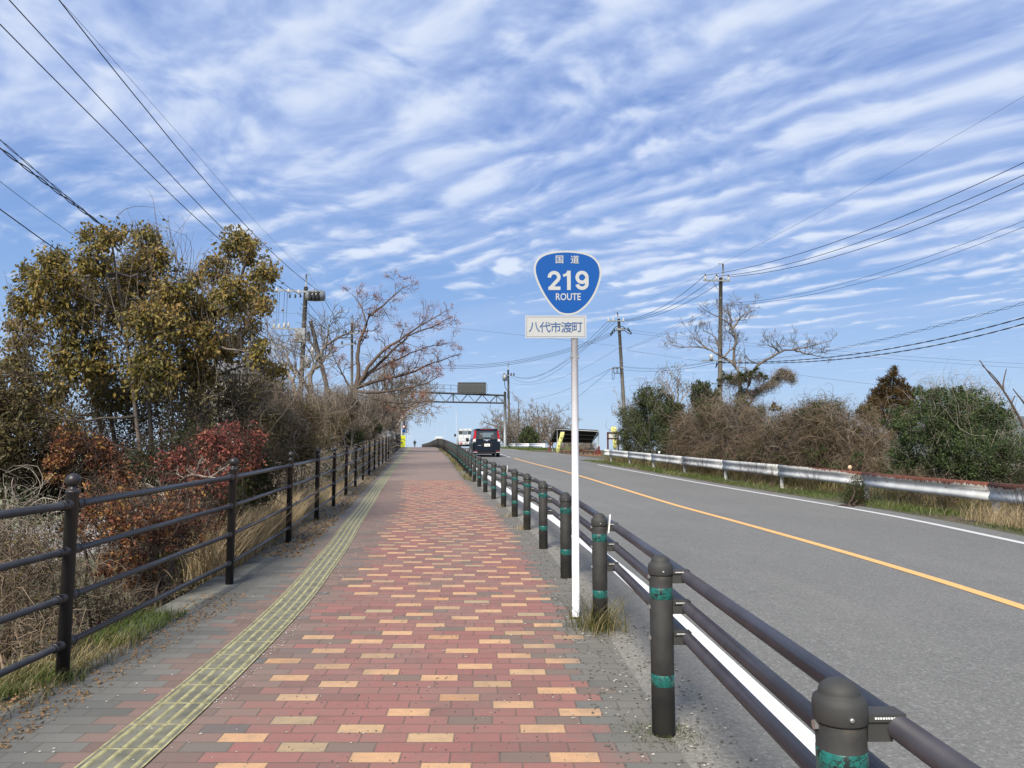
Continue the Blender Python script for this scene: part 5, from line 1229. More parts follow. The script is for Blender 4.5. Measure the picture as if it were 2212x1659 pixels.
def strands(blobs, n, K, step, wig, r, down=.0, spread=1., shell=.3, arcup=0., grav=0.):
    P0, idx, d0 = blob_pts(blobs, n, shell); lim = rng.uniform(.85, 1.5, n); d_ = unit(rng.normal(size=(n, 3)) * spread + np.array([0, 0, -down + arcup])); P = [P0]
    B = np.array(blobs)[idx]
    for k in range(K - 1):
        d_ = unit(d_ + rng.normal(size=(n, 3)) * wig + np.array([0, 0, -down * .4])); q = P[-1] + d_ * step
        off = q - B[:, :3]; dist = np.linalg.norm(off, axis=1) / B[:, 3]; pull = np.clip(dist - lim, 0, 1)[:, None]; d_ = unit(d_ - unit(off) * pull * 1.2 + np.array([0, 0, -grav])); P.append(q)
    P = np.stack(P, 1); P = P[:, :1] + (P - P[:, :1]) * rng.uniform(.35, 1.35, (n, 1, 1)); R = np.linspace(1, .4, K)[None] * (r * rng.uniform(.5, 1.5, n))[:, None]; return P, R

def leafy_tree(label, base, blobs, Y, tips, lpt, leafL, leafW, lmat, bmat, trunk_r=.07, trunks=3, droop=.6, twig_r=.003, cluster=.16, group=None, cat='tree', name='tree'):
    o = thing(name, label, cat, base, group=group); wd = Wood(); B = np.array(blobs); base = np.array(base, float)
    order = np.argsort(B[:, 2]); trunk_pts = []
    ctr = B[:, :3].mean(0)
    tops = [B[i, :3] for i in order[::-1][:trunks]]
    forks = []
    for t_ in tops:
        mid = base * .55 + t_ * .45 + rng.normal(size=3) * np.array([.15, .15, 0]); P = smoothp([base + rng.normal(size=3) * np.array([.12, .12, 0]), mid, t_], 12); P += rng.normal(size=P.shape) * .012; wd.add(P, np.linspace(trunk_r, trunk_r * .25, 12), 7); forks += list(P[2:])
    forks = np.array(forks)
    for b in B:
        k = np.argmin(np.linalg.norm(forks - (b[:3] + base * .0 - np.array([0, 0, b[3] * .9])), axis=1)); a = forks[k]; P = smoothp([a, (a + b[:3]) / 2 + rng.normal(size=3) * .08 - np.array([0, 0, .05]), b[:3]], 8); P += rng.normal(size=P.shape) * .008; wd.add(P, np.linspace(trunk_r * .45, trunk_r * .14, 8), 5)
        ns = 9; 
        sub = b[:3] + unit(rng.normal(size=(ns, 3))) * b[3] * rng.uniform(.35, .6, (ns, 1)); sub[:, 2] += b[3] * .05
        for s_ in sub: q = P[rng.integers(3, 8)]; S = smoothp([q, (q + s_) / 2 + rng.normal(size=3) * .05, s_], 6); wd.add(S, np.linspace(trunk_r * .14, twig_r * 1.4, 6), 4)
        nt_ = max(4, int(tips * b[3]**2.2 / (B[:, 3]**2.2).sum())); T_ = b[:3] + unit(rng.normal(size=(nt_, 3))) * b[3] * rng.uniform(.35, 1.08, (nt_, 1)); T_ += rng.normal(size=T_.shape) * b[3] * .07
        kk = np.argmin(np.linalg.norm(T_[:, None] - sub[None], axis=2), axis=1); S0 = sub[kk]; mid = (S0 + T_) / 2 + rng.normal(size=T_.shape) * .03
        tt = np.linspace(0, 1, 5)[None, :, None]; PP = (1 - tt)**2 * S0[:, None] + 2 * tt * (1 - tt) * mid[:, None] + tt**2 * T_[:, None]
        wd.addm(PP, np.linspace(twig_r * 1.3, twig_r * .6, 5)[None].repeat(nt_, 0))
        wd.tips += [(t_, unit(t_ - s_)) for t_, s_ in zip(T_, S0)]
    wd.build('trunk', bmat, o)
    TP = np.array([t[0] for t in wd.tips]); TD = np.array([t[1] for t in wd.tips]); n = len(TP) * lpt
    P = np.repeat(TP, lpt, 0) - np.repeat(TD, lpt, 0) * (rng.uniform(0, 1, (n, 1)) * cluster) + rng.normal(size=(n, 3)) * cluster * .22
    D = np.repeat(TD, lpt, 0) * .5 + rng.normal(size=(n, 3)) * .7 + np.array([0, 0, -droop]); leaves_obj(o, 'crown', P, D, leafL, leafW, lmat); return o
def shrub(label, blobs, nleaf, leafL, leafW, lmat, nstr, bmat, base=None, K=9, step=.07, wig=.55, r=.004, down=.0, shell=.25, lshell=.5, core=None, cat='shrub', name='shrub', group=None, stems=6, stem_r=.02, clumps=0, lp='foliage', trop=.0, arcup=0., grav=0.):
    B = np.array(blobs); base = np.array(base if base is not None else (B[:, 0].mean(), B[:, 1].mean(), B[:, 2].min() - B[:, 3].max()))
    if B[:, 0].mean() > 3 and 5 < B[:, 1].mean() < 44 and 'in front of the guard rail' not in label: my = B[:, 1].mean(); base = np.array([max(B[:, 0].mean(), float(GR(my)) + .9), my, base[2]])
    o = thing(name, label, cat, base, group=group); wd = Wood()
    for i in range(stems):
        b = B[rng.integers(len(B))]; e = b[:3] + rng.normal(size=3) * b[3] * .4; P = smoothp([base + rng.normal(size=3) * np.array([.25, .15, 0]), (base + e) / 2 + rng.normal(size=3) * .12, e], 10); P += rng.normal(size=P.shape) * .012; wd.add(P, np.linspace(stem_r, stem_r * .3, 10), 5)
    if nstr:
        P, R = strands(blobs, nstr, K, step, wig, r, down, 1., shell, arcup, grav); wd.addm(P, R)
    wd.build('branches', bmat, o)
    if nleaf:
        if clumps:
            C, ix, dd = blob_pts(blobs, clumps, lshell); cr = B[ix, 3] * .16; k = rng.integers(0, clumps, nleaf); P = C[k] + rng.normal(size=(nleaf, 3)) * cr[k][:, None] * .8; D = dd[k] * .5 + rng.normal(size=(nleaf, 3)) * .8
        else:
            P, ix, dd = blob_pts(blobs, nleaf, lshell); P += rng.normal(size=P.shape) * B[ix, 3][:, None] * .06; D = dd * .5 + rng.normal(size=(nleaf, 3)) * .8
        D[:, 2] += trop; leaves_obj(o, lp, P, D, leafL, leafW, lmat)
    return o
def bare_tree(label, base, limbs, Y, r0, r1, nside, L, lvl=2, mat='b_mauve', kids=(4, 4, 3), seeds=0, minr=.004, side=7, up=.15, group=None, trunk=None, dY=.8, spread=.9, wig=.18, seedL=.06, name='bare_tree', smat='l_seed', start=.25, dirb=(0, 0, .3)):
    o = thing(name, label, 'tree', base, group=group); wd = Wood()
    if trunk: P = [at(x, y, Y) for x, y in trunk]; wd.add(smoothp(P, 12), np.linspace(r0 * 1.35, r0, 12), 10)
    for li, l in enumerate(limbs):
        rr = l[0] if isinstance(l[0], (int, float)) else 1.; pts_ = l[1:] if isinstance(l[0], (int, float)) else l
        e = rng.uniform(-dY, dY); n = len(pts_); P = [at(x, y, Y + e * k / (n - 1)) for k, (x, y) in enumerate(pts_)]
        limb(wd, P, r0 * rr, r1, 16, int(nside * rr + 2), L * (.6 + .4 * rr), lvl, up, kids, wig, spread, start, side, minr, dirb)
    wd.build('trunk', M[mat], o)
    if seeds:
        TP = np.array([t[0] for t in wd.tips]); TD = np.array([t[1] for t in wd.tips]); n = len(TP) * seeds
        P = np.repeat(TP, seeds, 0) + rng.normal(size=(n, 3)) * seedL * .8; D = np.repeat(TD, seeds, 0) * .4 + rng.normal(size=(n, 3)) + np.array([0, 0, -.5]); leaves_obj(o, 'seed_clusters', P, D, seedL, .35, M[smat])
    return o
def tuft(label, c, n, h, spread_, mat, group=None, lean=.5, wd_=.006, name='grass_tuft', cat='grass tuft', stuff=False):
    """clump of curved blades"""
    c = np.array(c, float); n = int(n); o_ = rng.normal(size=(n, 2)) * np.array(spread_) * .45; P0 = np.stack([c[0] + o_[:, 0], c[1] + o_[:, 1], np.full(n, c[2])], 1)
    if stuff: pass
    return blades(label, P0, h, mat, group, lean, wd_, name, cat, stuff)
def blades(label, P0, h, mat, group=None, lean=.5, wd_=.006, name='grass', cat=None, stuff=True, K=4, hv=.5):
    n = len(P0); H = h * rng.uniform(1 - hv, 1 + hv * .6, n); a = rng.uniform(0, 2 * math.pi, n); Ld = np.stack([np.cos(a), np.sin(a), 0 * a], 1) * (lean * rng.uniform(.2, 1.3, n) * H)[:, None]
    Rv = np.stack([-np.sin(a + .6), np.cos(a + .6), 0 * a], 1) * wd_; V = []
    for k in range(K):
        t = k / (K - 1); c = P0 + Ld * t**1.8 + np.array([0, 0, 1.]) * (H * (t - .18 * t * t * lean))[:, None]; wk = (1 - t * .85); V += [c - Rv * wk, c + Rv * wk]
    V = np.stack(V, 1); b = np.arange(n)[:, None] * 2 * K + np.arange(K - 1)[None] * 2; Q = np.stack([b, b + 1, b + 3, b + 2], 2).reshape(-1, 4)
    o = quads(name, V.reshape(-1, 3), Q, mat); tag(o, label, cat, group, 'stuff' if stuff else None); return o
def ground_pts(n, f0, f1, y0_, y1_, dz=0., patch=None):
    Y = rng.uniform(y0_, y1_, n) if y0_ < y1_ else np.full(n, y0_); k = rng.uniform(0, 1, n); X = f0(Y) * (1 - k) + f1(Y) * k; return np.stack([X, Y, gz(X, Y) + dz], 1)

# --- left side -----------------------------------------------------
TL_ = 10.8
def ZB(Y, off):   # ground height on the left bank, off metres left of the railing
    z_ = float(gz(XF(Y), Y)); return np.interp(off, [0, .5, 1.3, 2.6, 4.4, 6.5], [z_, z_ - .16, -2.6 + (z_ + 2.6) * .8, -2.6 + (z_ + 2.6) * .55, -2.6 + (z_ + 2.6) * .22, -2.6])
crown = [(60, 650, 55), (50, 720, 50), (40, 790, 45), (110, 600, 58), (150, 670, 65), (120, 558, 36), (205, 560, 52), (240, 512, 36), (190, 505, 26), (315, 512, 44), (335, 560, 45), (285, 600, 60), (255, 660, 62), (375, 635, 52), (335, 700, 75), (405, 690, 58),
         (468, 580, 42), (505, 522, 40), (540, 540, 42), (572, 590, 40), (550, 640, 45), (505, 635, 52), (565, 660, 28), (455, 660, 45), (430, 740, 58), (490, 745, 46), (180, 770, 78), (100, 850, 62), (240, 850, 62), (330, 800, 68), (420, 810, 55), (130, 930, 50), (40, 880, 50), (420, 600, 30), (170, 610, 55), (60, 585, 26), (540, 700, 30), (560, 760, 34), (600, 800, 28)]
leafy_tree('large multi-stemmed tree with olive-gold drooping leaves on the left behind the railing', (at(330, 1000, 11.2)[0], 11.2, ZB(11.2, 2.6)), pbf(crown, TL_, 1.1), TL_, 6000, 6, .066, .56, M['l_olive'], M['b_grey'], .05, 7, .9, .0042, .20)
shrub('fine bare twigs standing between the leaf clumps of the olive-leaved tree', pbf([(250, 700, 110), (400, 720, 110), (120, 760, 100), (480, 700, 70), (330, 620, 90), (520, 760, 60), (540, 830, 50), (240, 860, 90), (400, 860, 90)], 10.9, .5), 8000, .06, .55, M['l_brown'], 800, M['b_grey'], (at(330, 1000, 11)[0], 11, ZB(11, 2.6)), 10, .10, .16, .005, -.9, stems=0, lshell=.1, clumps=500)
mid = [(360, 900, 75), (250, 960, 60), (470, 880, 70), (430, 970, 60), (520, 870, 50), (560, 920, 55), (330, 830, 60), (150, 950, 60), (600, 940, 50)]
shrub('dense brown twiggy thicket under the olive-leaved tree', pbf(mid, 11.8, .6), 14500, .055, .5, M['l_brown'], 1200, M['b_mauve'], (at(400, 1000, 12)[0], 12, ZB(12, 3)), 10, .085, .28, .0045, -.45, stems=14, stem_r=.03, clumps=620, lshell=.1)
shrub('leafy dark shrub with orange leaves cut off by the left edge of the picture', pbf([(10, 850, 60), (0, 930, 75), (60, 960, 60), (110, 1000, 45), (15, 1010, 60)], 8.6, .4), 6500, .062, .5, M['l_brown'], 420, M['b_dark'], (at(20, 1000, 8.6)[0], 8.6, -1.6), 8, .09, .35, .005, stems=8, stem_r=.03, clumps=300, lshell=.1)
shrub('orange-leaved low branches above the first ball-topped post of the railing', pbf([(215, 985, 45), (260, 1030, 40), (150, 960, 38), (120, 1015, 30)], 8.2, .3), 2600, .045, .5, M['l_orange'], 320, M['b_dark'], (at(240, 1150, 8.3)[0], 8.3, -1.2), 8, .07, .4, .004, stems=6, clumps=190, lshell=.0)
shrub('golden-orange leaved shrub behind the first panel of the railing', pbf([(215, 1120, 50), (290, 1100, 55), (355, 1135, 50), (260, 1170, 50), (330, 1190, 45), (400, 1090, 42), (190, 1080, 38), (300, 1240, 34), (235, 1230, 30), (165, 1150, 30), (400, 1150, 36)], 6.6, .35), 4600, .040, .55, M['l_orange'], 800, M['b_brown'], (at(300, 1290, 6.5)[0], 6.5, -.45), 8, .06, .3, .0035, -.2, stems=12, stem_r=.018, clumps=420, lshell=.0)
shrub('red-leaved shrub behind the second ball-topped post of the railing', pbf([(420, 1000, 48), (480, 960, 46), (530, 950, 40), (395, 1060, 45), (455, 1040, 45), (540, 985, 32), (360, 1010, 34), (420, 1110, 40), (465, 1120, 30)], 8.2, .3), 4400, .045, .5, M['l_red'], 800, M['b_dark'], (at(440, 1200, 8.2)[0], 8.2, -.3), 9, .06, .45, .0038, stems=10, stem_r=.018, clumps=340, lshell=.0)
o = thing('dead_branch', 'leafless pale forked branches sticking out left of the red-leaved shrub', 'branch', tuple(at(470, 1035, 7.9))); wd = Wood()
for l in ([(478, 1035), (450, 1030), (425, 1030), (402, 1015)], [(440, 1030), (415, 1022), (396, 1034), (380, 1022)], [(420, 1028), (425, 1010), (432, 995)], [(455, 1030), (480, 1015), (500, 1000)], [(350, 1070), (330, 1050), (312, 1043)], [(360, 1085), (350, 1060), (345, 1045)]):
    limb(wd, [at(x, y, 7.7) for x, y in l], .009, .003, 8, 6, .10, 1, .1, (3, 2), .2, .9, .2, 5, .0022)
wd.build('branches', M['b_pale'], o)
shrub('dark evergreen undergrowth behind the red-leaved shrub', pbf([(200, 1040, 75), (330, 1010, 60), (430, 980, 60), (540, 1000, 50), (500, 1080, 50), (100, 1070, 60), (560, 1050, 36), (440, 1160, 40), (380, 1220, 36), (520, 1140, 34)], 9.4, .4), 15000, .05, .5, M['l_dark'], 1200, M['b_dark'], (at(440, 1200, 9.8)[0], 9.8, -.8), 8, .08, .35, .005, -.2, stems=12, stem_r=.025, lshell=.1, clumps=900)
for k_, (ya, yb3, lab) in enumerate(((10.5, 19., 'nearer stretch of low brambles and dead leaves along the railing'), (19., 36., 'middle stretch of low brambles along the railing'), (36., 92., 'far stretch of low brambles along the railing'))):
    n_ = (17000, 15000, 15000)[k_]; Y_ = ya * (yb3 / ya)**rng.uniform(0, 1, n_); of_ = rng.uniform(.45, 3.2, n_); X_ = XF(Y_) - of_; hz_ = .35 + .30 * np.sin(Y_ * 1.3) + .35 * np.sin(Y_ * .47 + 1); Z_ = gz(XF(Y_), Y_) - .45 * of_ * .6 + rng.uniform(-.5, 1, n_) * np.clip(.55 + .5 * hz_ + of_ * .22, .3, 2); P_ = np.stack([X_, Y_, Z_], 1); V, Q = leaf_arrays(P_, rng.normal(size=(n_, 3)), (.055, .08, .14)[k_], .5); tag(quads('brambles', V, Q, M['l_brown' if k_ != 1 else 'l_dark']), lab, None, None, 'stuff')
    n_ //= 5; T0 = P_[:n_]; d_ = unit(rng.normal(size=(n_, 3)) + [0, 0, .8]); PP = [T0]
    for q in range(7): d_ = unit(d_ + rng.normal(size=(n_, 3)) * .35 + [0, 0, -.12]); PP.append(PP[-1] + d_ * (.09, .12, .22)[k_])
    V, Q = tubes_arrays(np.stack(PP, 1), np.full((n_, 8), (.004, .0055, .011)[k_])); tag(quads('bramble_stems', V, Q, M['b_mauve']), lab + ', its stems', None, None, 'stuff')
shrub('brushwood of brown twigs at the foot of the bank below the first railing panel', pbf([(60, 1230, 80), (150, 1290, 60), (40, 1330, 70), (110, 1380, 50), (250, 1320, 50), (30, 1430, 55), (350, 1250, 45), (0, 1200, 60)], 5.6, .35), 1700, .035, .5, M['l_brown'], 1100, M['b_tan'], (at(90, 1450, 5.4)[0], 5.4, -.5), 9, .07, .45, .0032, shell=.0, stems=12, stem_r=.014, lshell=.2)
shrub('sparse green-leaved twigs at the far left behind the railing', pbf([(30, 1110, 60), (90, 1150, 45), (20, 1200, 45), (120, 1190, 35)], 7.0, .4), 700, .04, .55, M['l_dark'], 260, M['b_pale'], (at(40, 1300, 7)[0], 7, -1.6), 9, .08, .35, .0035, stems=8, stem_r=.012, lshell=.0)
# tangle along the railing towards the crest
shrub('olive-green hedge-like shrub behind the fourth railing panel', pbf([(600, 930, 45), (650, 920, 45), (705, 925, 36), (640, 960, 42), (600, 980, 40), (700, 955, 30), (590, 900, 35), (660, 985, 24), (730, 915, 22)], 13.5, .4), 19000, .05, .5, M['l_brown'], 1000, M['b_tan'], (at(620, 1010, 14.5)[0], 14.5, -.6), 8, .10, .3, .0052, -.3, stems=12, clumps=820, lshell=.1)
shrub('brown twig thicket above the olive hedge, left of the bare tree', pbf([(590, 880, 44), (650, 890, 38), (550, 850, 36), (620, 860, 28), (700, 900, 30), (560, 800, 22), (560, 880, 36), (670, 862, 16)], 18, .8), 8000, .05, .5, M['l_brown'], 1200, M['b_mauve'], (at(620, 960, 18)[0], 18, -.5), 9, .10, .20, .0055, down=-.45, stems=14, stem_r=.03, shell=.0, clumps=300)
shrub('greyish bramble thicket between the railing and the bare tree', pbf([(735, 900, 34), (770, 910, 30), (700, 885, 28), (755, 880, 24), (790, 895, 22), (775, 935, 22), (725, 868, 16)], 25, 1.), 5200, .07, .5, M['l_brown'], 1700, M['b_mauve'], (at(750, 950, 25)[0], 25, 0), 9, .13, .2, .0075, down=-.5, stems=12, stem_r=.03, shell=.0, clumps=300)
shrub('dark green ivy-like shrub by the far part of the railing', pbf([(800, 918, 18), (812, 925, 14), (795, 935, 15), (770, 945, 18), (745, 950, 18)], 27, .5), 3500, .09, .5, M['l_dark'], 300, M['b_dark'], (at(800, 960, 27)[0], 27, .3), 8, .12, .4, .009, stems=6, lshell=.2)
shrub('pale brown twiggy shrub near the top of the left railing', pbf([(805, 905, 24), (825, 900, 20), (815, 885, 16), (838, 910, 14), (828, 925, 12), (810, 932, 14), (846, 925, 9)], 38, 1.5), 2200, .10, .5, M['l_brown'], 2300, M['b_mauve'], (at(820, 950, 38)[0], 38, .8), 9, .2, .18, .010, down=-.8, stems=10, shell=0., clumps=200)
shrub('farthest brown shrubs beside the yellow board', pbf([(858, 895, 15), (866, 905, 12), (850, 880, 14), (868, 925, 9), (860, 935, 9)], 58, 2.), 900, .14, .5, M['l_brown'], 1300, M['b_mauve'], (at(858, 940, 58)[0], 58, 1.2), 9, .28, .28, .017, down=-.4, stems=8)
# bare trees on the left
bare_tree('spreading bare tree with pinkish seed clusters whose boughs reach over the sidewalk', (*at(760, 905, 30)[:2], -.4),
  [(1., (765, 850), (773, 813), (773, 747), (788, 712), (796, 686), (813, 670), (839, 649), (862, 630), (887, 615)), (.4, (792, 700), (785, 672), (776, 654), (760, 634)),
   (.9, (766, 840), (787, 802), (826, 755), (879, 723), (919, 697), (966, 669)), (.7, (772, 832), (826, 779), (860, 745), (890, 720), (932, 708), (974, 686)),
   (.8, (770, 838), (813, 821), (866, 813), (919, 792), (958, 776), (996, 764)), (.7, (768, 845), (800, 850), (879, 840), (919, 829), (950, 812)), (.5, (772, 820), (830, 790), (880, 765), (925, 748), (965, 742)),
   (.5, (766, 850), (740, 810), (725, 780), (712, 755)), (.4, (768, 850), (830, 868), (880, 872), (915, 868))],
  30, .10, .012, 12, .82, 2, 'b_brown', (4, 3, 3), 9, .0062, trunk=[(760, 935), (761, 880), (766, 840)], dY=2.2, seedL=.06, up=.1, wig=.22, dirb=(.25, 0, .15), start=.3)
bare_tree('bare tree with grey forked limbs in front of the left utility pole', (*at(676, 930, 26)[:2], -.5),
  [(1., (671, 850), (672, 802), (689, 773), (705, 744), (734, 726), (776, 712)), (.7, (668, 845), (649, 813), (628, 795), (609, 773)), (.5, (704, 746), (709, 720), (712, 700)), (.6, (674, 800), (690, 790), (715, 760), (722, 735)), (.5, (690, 772), (680, 750), (668, 735))],
  26, .10, .016, 9, 1.2, 2, 'b_grey', (4, 3, 3), 0, .007, trunk=[(680, 960), (674, 900), (670, 850)], dY=1.2)
bare_tree('slim bare tree with a pale trunk left of the utility pole', (*at(640, 900, 23)[:2], -.6),
  [(1., (640, 860), (632, 820), (612, 790), (596, 765)), (.8, (640, 860), (650, 830), (668, 810), (676, 800)), (.6, (634, 830), (640, 790), (636, 765)), (.6, (625, 810), (600, 790), (575, 782))], 23, .075, .012, 8, 1.1, 2, 'b_pale', (4, 3, 3), 0, .006, trunk=[(645, 940), (641, 860)])
bare_tree('bare young tree behind the gantry end of the left hedge', (*at(835, 930, 50)[:2], .6),
  [(1., (832, 900), (826, 860), (838, 825), (850, 800)), (.8, (832, 895), (850, 860), (872, 845), (905, 838)), (.8, (832, 900), (812, 850), (800, 820)), (.7, (836, 890), (862, 880), (895, 872))], 50, .13, .02, 12, 2.2, 2, 'b_mauve', (5, 4, 3), 0, .012, dY=2., seedL=.12, smat='l_brown')
bare_tree('bare tree leaning over the far end of the left railing', (*at(858, 930, 66)[:2], 1.2),
  [(1., (858, 925), (856, 900), (870, 880), (888, 862)), (.8, (858, 920), (872, 900), (890, 890), (904, 885)), (.8, (856, 915), (848, 885), (852, 860)), (.7, (866, 890), (890, 880), (910, 870))], 66, .15, .025, 10, 2.2, 2, 'b_mauve', (5, 4, 3), 0, .015, dY=2., seedL=.15, smat='l_brown')
mbt = [at(853, 946, 47.), at(843, 930, 47.), at(836, 914, 47.)]
bare_tree('pale forked dead branch rising behind the far railing', tuple(at(853, 950, 47.)), [(1., (854, 950), (844, 930), (836, 912)), (.7, (843, 928), (852, 915), (862, 905))], 47, .09, .03, 2, .5, 1, 'b_pale', (2, 2, 2), 0, .012)

# --- right side ----------------------------------------------------
shrub('ivy-clad green shrub at the left end of the right-hand bushes', pbg([(1398, 852, 20), (1425, 868, 28), (1440, 895, 28), (1360, 905, 26), (1395, 885, 34), (1375, 925, 34), (1410, 920, 42), (1450, 920, 38), (1365, 960, 30), (1410, 965, 36), (1455, 960, 34), (1455, 890, 24), (1385, 860, 16), (1490, 940, 30), (1480, 975, 24), (1340, 945, 16)], 33, 1.2), 38000, .09, .6, M['l_ivy'], 700, M['b_grey'], (*at(1410, 985, 33)[:2], .2), 10, .16, .25, .009, down=-.5, clumps=1200, lshell=.2, stems=10, stem_r=.04)
bare_tree('thin leafless sapling sticking up behind the ivy-clad shrub', (*at(1458, 960, 34)[:2], .2), [(1., (1458, 900), (1455, 860), (1445, 830), (1430, 812)), (.9, (1458, 890), (1466, 850), (1462, 820), (1470, 800)), (.7, (1460, 880), (1480, 855), (1492, 840)), (.6, (1450, 870), (1436, 850), (1428, 838))], 34, .05, .012, 7, .75, 2, 'b_pale', (3, 3, 2), 1, .007, trunk=[(1460, 950), (1458, 895)], smat='l_ivy', seedL=.09)
bare_tree('faint leafless sapling in front of the foot of the leaning concrete pole', (*at(1352, 960, 46)[:2], .2), [(1., (1352, 930), (1348, 900), (1340, 875), (1333, 862)), (.8, (1352, 920), (1362, 890), (1366, 872)), (.6, (1348, 905), (1338, 893))], 46, .05, .012, 6, .7, 2, 'b_pale', (3, 3, 2), 0, .008, trunk=[(1352, 960), (1352, 925)])
shrub('vine-draped stump of green leaves left of the rightmost pole', pbg([(1515, 840, 22), (1535, 855, 18), (1510, 860, 18), (1522, 880, 20), (1545, 880, 16)], 30, .5), 5200, .085, .6, M['l_ivy'], 450, M['b_grey'], (*at(1520, 950, 30)[:2], .5), 12, .12, .3, .008, down=.8, lshell=.1, clumps=150, stems=5)
shrub('tangle of tan dead vines under the bare tree on the right', pbg([(1510, 910, 36), (1550, 895, 30), (1590, 900, 34), (1540, 950, 46), (1590, 950, 44), (1500, 965, 40), (1630, 905, 28), (1555, 985, 34), (1620, 975, 40), (1480, 925, 26), (1640, 940, 34), (1520, 1000, 26), (1600, 1005, 28), (1470, 975, 26)], 25, 1.3), 12000, .050, .5, M['l_brown'], 4200, M['b_tan'], (*at(1560, 1000, 25)[:2], .2), 14, .10, .30, .0062, down=.0, shell=.25, stems=20, stem_r=.03, lshell=.0, arcup=.8, grav=.14, clumps=600)
shrub('brownish vine thicket with olive leaf tips in the middle of the right-hand bushes', pbg([(1680, 950, 46), (1730, 930, 36), (1700, 910, 26), (1780, 935, 44), (1650, 975, 40), (1760, 980, 46), (1830, 955, 44), (1825, 915, 26), (1710, 995, 36), (1870, 985, 42), (1790, 1010, 34), (1880, 940, 30), (1680, 1015, 24), (1850, 1020, 26), (1910, 960, 30)], 20.5, 1.1), 22000, .045, .5, M['l_brown'], 4200, M['b_tan'], (*at(1760, 1010, 20.5)[:2], .1), 14, .085, .30, .0050, down=.0, shell=.25, stems=20, stem_r=.03, clumps=1300, lshell=.35, arcup=.8, grav=.14)
for lab_, bl_, Y_, n_ in (('long arching dead vines rising out of the tan vine tangle', [(1500, 900, 22), (1550, 885, 22), (1600, 890, 22), (1640, 890, 18), (1530, 930, 30), (1590, 930, 30)], 25, 260), ('long arching dead vines rising out of the middle thicket', [(1680, 915, 24), (1740, 905, 24), (1800, 905, 24), (1850, 920, 24), (1890, 935, 22), (1780, 950, 34), (1700, 950, 30), (1840, 960, 30)], 20.5, 330)):
    shrub(lab_, pbg(bl_, Y_, 1.), n_ * 5, .05, .55, M['l_ivy'], n_, M['b_pale'], (*at(bl_[2][0], 1000, Y_)[:2], .2), 20, .09, .16, .0042, shell=0., lshell=.2, arcup=1.1, grav=.11, stems=2, stem_r=.012, clumps=n_ // 4)
_r = np.random.default_rng(5)
for lab_, x0, x1, y0, y1, Y_, nl, lm in (('ragged green-leaved scrub growing up between the tan vine tangle and the rightmost pole', 1480, 1670, 868, 935, 27., 9000, 'l_ivy'), ('ragged olive scrub sticking up out of the middle thicket', 1660, 1920, 878, 960, 21.5, 11000, 'l_brown'), ('low green creeper leaves along the foot of the right-hand thickets', 1500, 1900, 975, 1010, 19.5, 7000, 'l_ivy')):
    bl_ = [(_r.uniform(x0, x1), _r.uniform(y0, y1), _r.uniform(8, 21)) for _ in range(26)]
    shrub(lab_, pbg(bl_, Y_, 1.2), nl, .055, .55, M[lm], 420, M['b_tan'], (*at((x0 + x1) / 2, 1000, Y_)[:2], .2), 12, .07, .22, .0045, shell=0., lshell=.1, arcup=.9, grav=.05, stems=4, stem_r=.012, clumps=260)
shrub('yellow-green leaved thicket top beside the rusty conifer', pbg([(1765, 895, 34), (1740, 905, 26), (1800, 890, 26)], 21, .4), 4200, .05, .5, M['l_green'], 700, M['b_tan'], (*at(1770, 950, 21)[:2], .3), 9, .09, .4, .0055, lshell=.3, clumps=260)
leafy_tree('rust-coloured conifer-like tree rising behind the thicket on the right', (*at(1930, 980, 29)[:2], -1.), pbg([(1928, 812, 15), (1912, 830, 19), (1945, 832, 20), (1900, 852, 22), (1930, 858, 28), (1962, 852, 20), (1885, 868, 18), (1905, 885, 24), (1945, 885, 28), (1932, 795, 7), (1872, 885, 16), (1968, 880, 22), (1890, 905, 26), (1930, 915, 30), (1960, 910, 26)], 29, .6), 29, 2300, 12, .085, .35, M['l_rust'], M['b_dark'], .06, 1, -.2, .006, .16)
gb = [(1935, 905, 26), (2000, 850, 22), (2110, 860, 24), (2170, 905, 26), (2075, 845, 16), (2040, 890, 52), (2090, 900, 55), (2000, 915, 50), (2130, 920, 50), (2060, 950, 62), (1985, 970, 52), (2120, 980, 60), (2170, 950, 42), (2180, 1000, 48), (2050, 1010, 50), (2120, 1030, 42), (1960, 1010, 38), (2190, 1040, 34), (2010, 870, 36), (1965, 925, 36), (2150, 890, 24), (2080, 868, 30)]
shrub('big dense green leafy bush at the right edge behind the rusty guard rail', pbg(gb, 16.2, 1.0), 52000, .050, .6, M['l_green'], 650, M['b_pale'], (*at(2080, 1040, 16.2)[:2], -.2), 11, .085, .2, .0034, down=-.5, lshell=.3, clumps=1000, stems=16, stem_r=.02, trop=.0)
shrub('leggy shoots with small leaves on top of the big green bush', pbg([(2050, 855, 22), (2090, 850, 20), (2145, 870, 22), (2010, 860, 22), (2180, 905, 20), (2130, 865, 18)], 16.5, .4), 900, .045, .55, M['l_green'], 160, M['b_pale'], (*at(2080, 960, 16.4)[:2], .6), 9, .08, .2, .0035, down=-.9, lshell=.0, stems=5)
shrub('brown dead-leaf scrub along the foot of the right-hand bushes', pbg([(1960, 1040, 28), (2050, 1065, 26), (1900, 1020, 26), (2140, 1075, 26), (2200, 1085, 24), (1840, 1015, 22), (1990, 1050, 24)], 14.6, .3), 4200, .04, .5, M['l_brown'], 1500, M['b_tan'], (*at(2020, 1080, 14.6)[:2], .1), 8, .06, .5, .004, lshell=.0, stems=6)
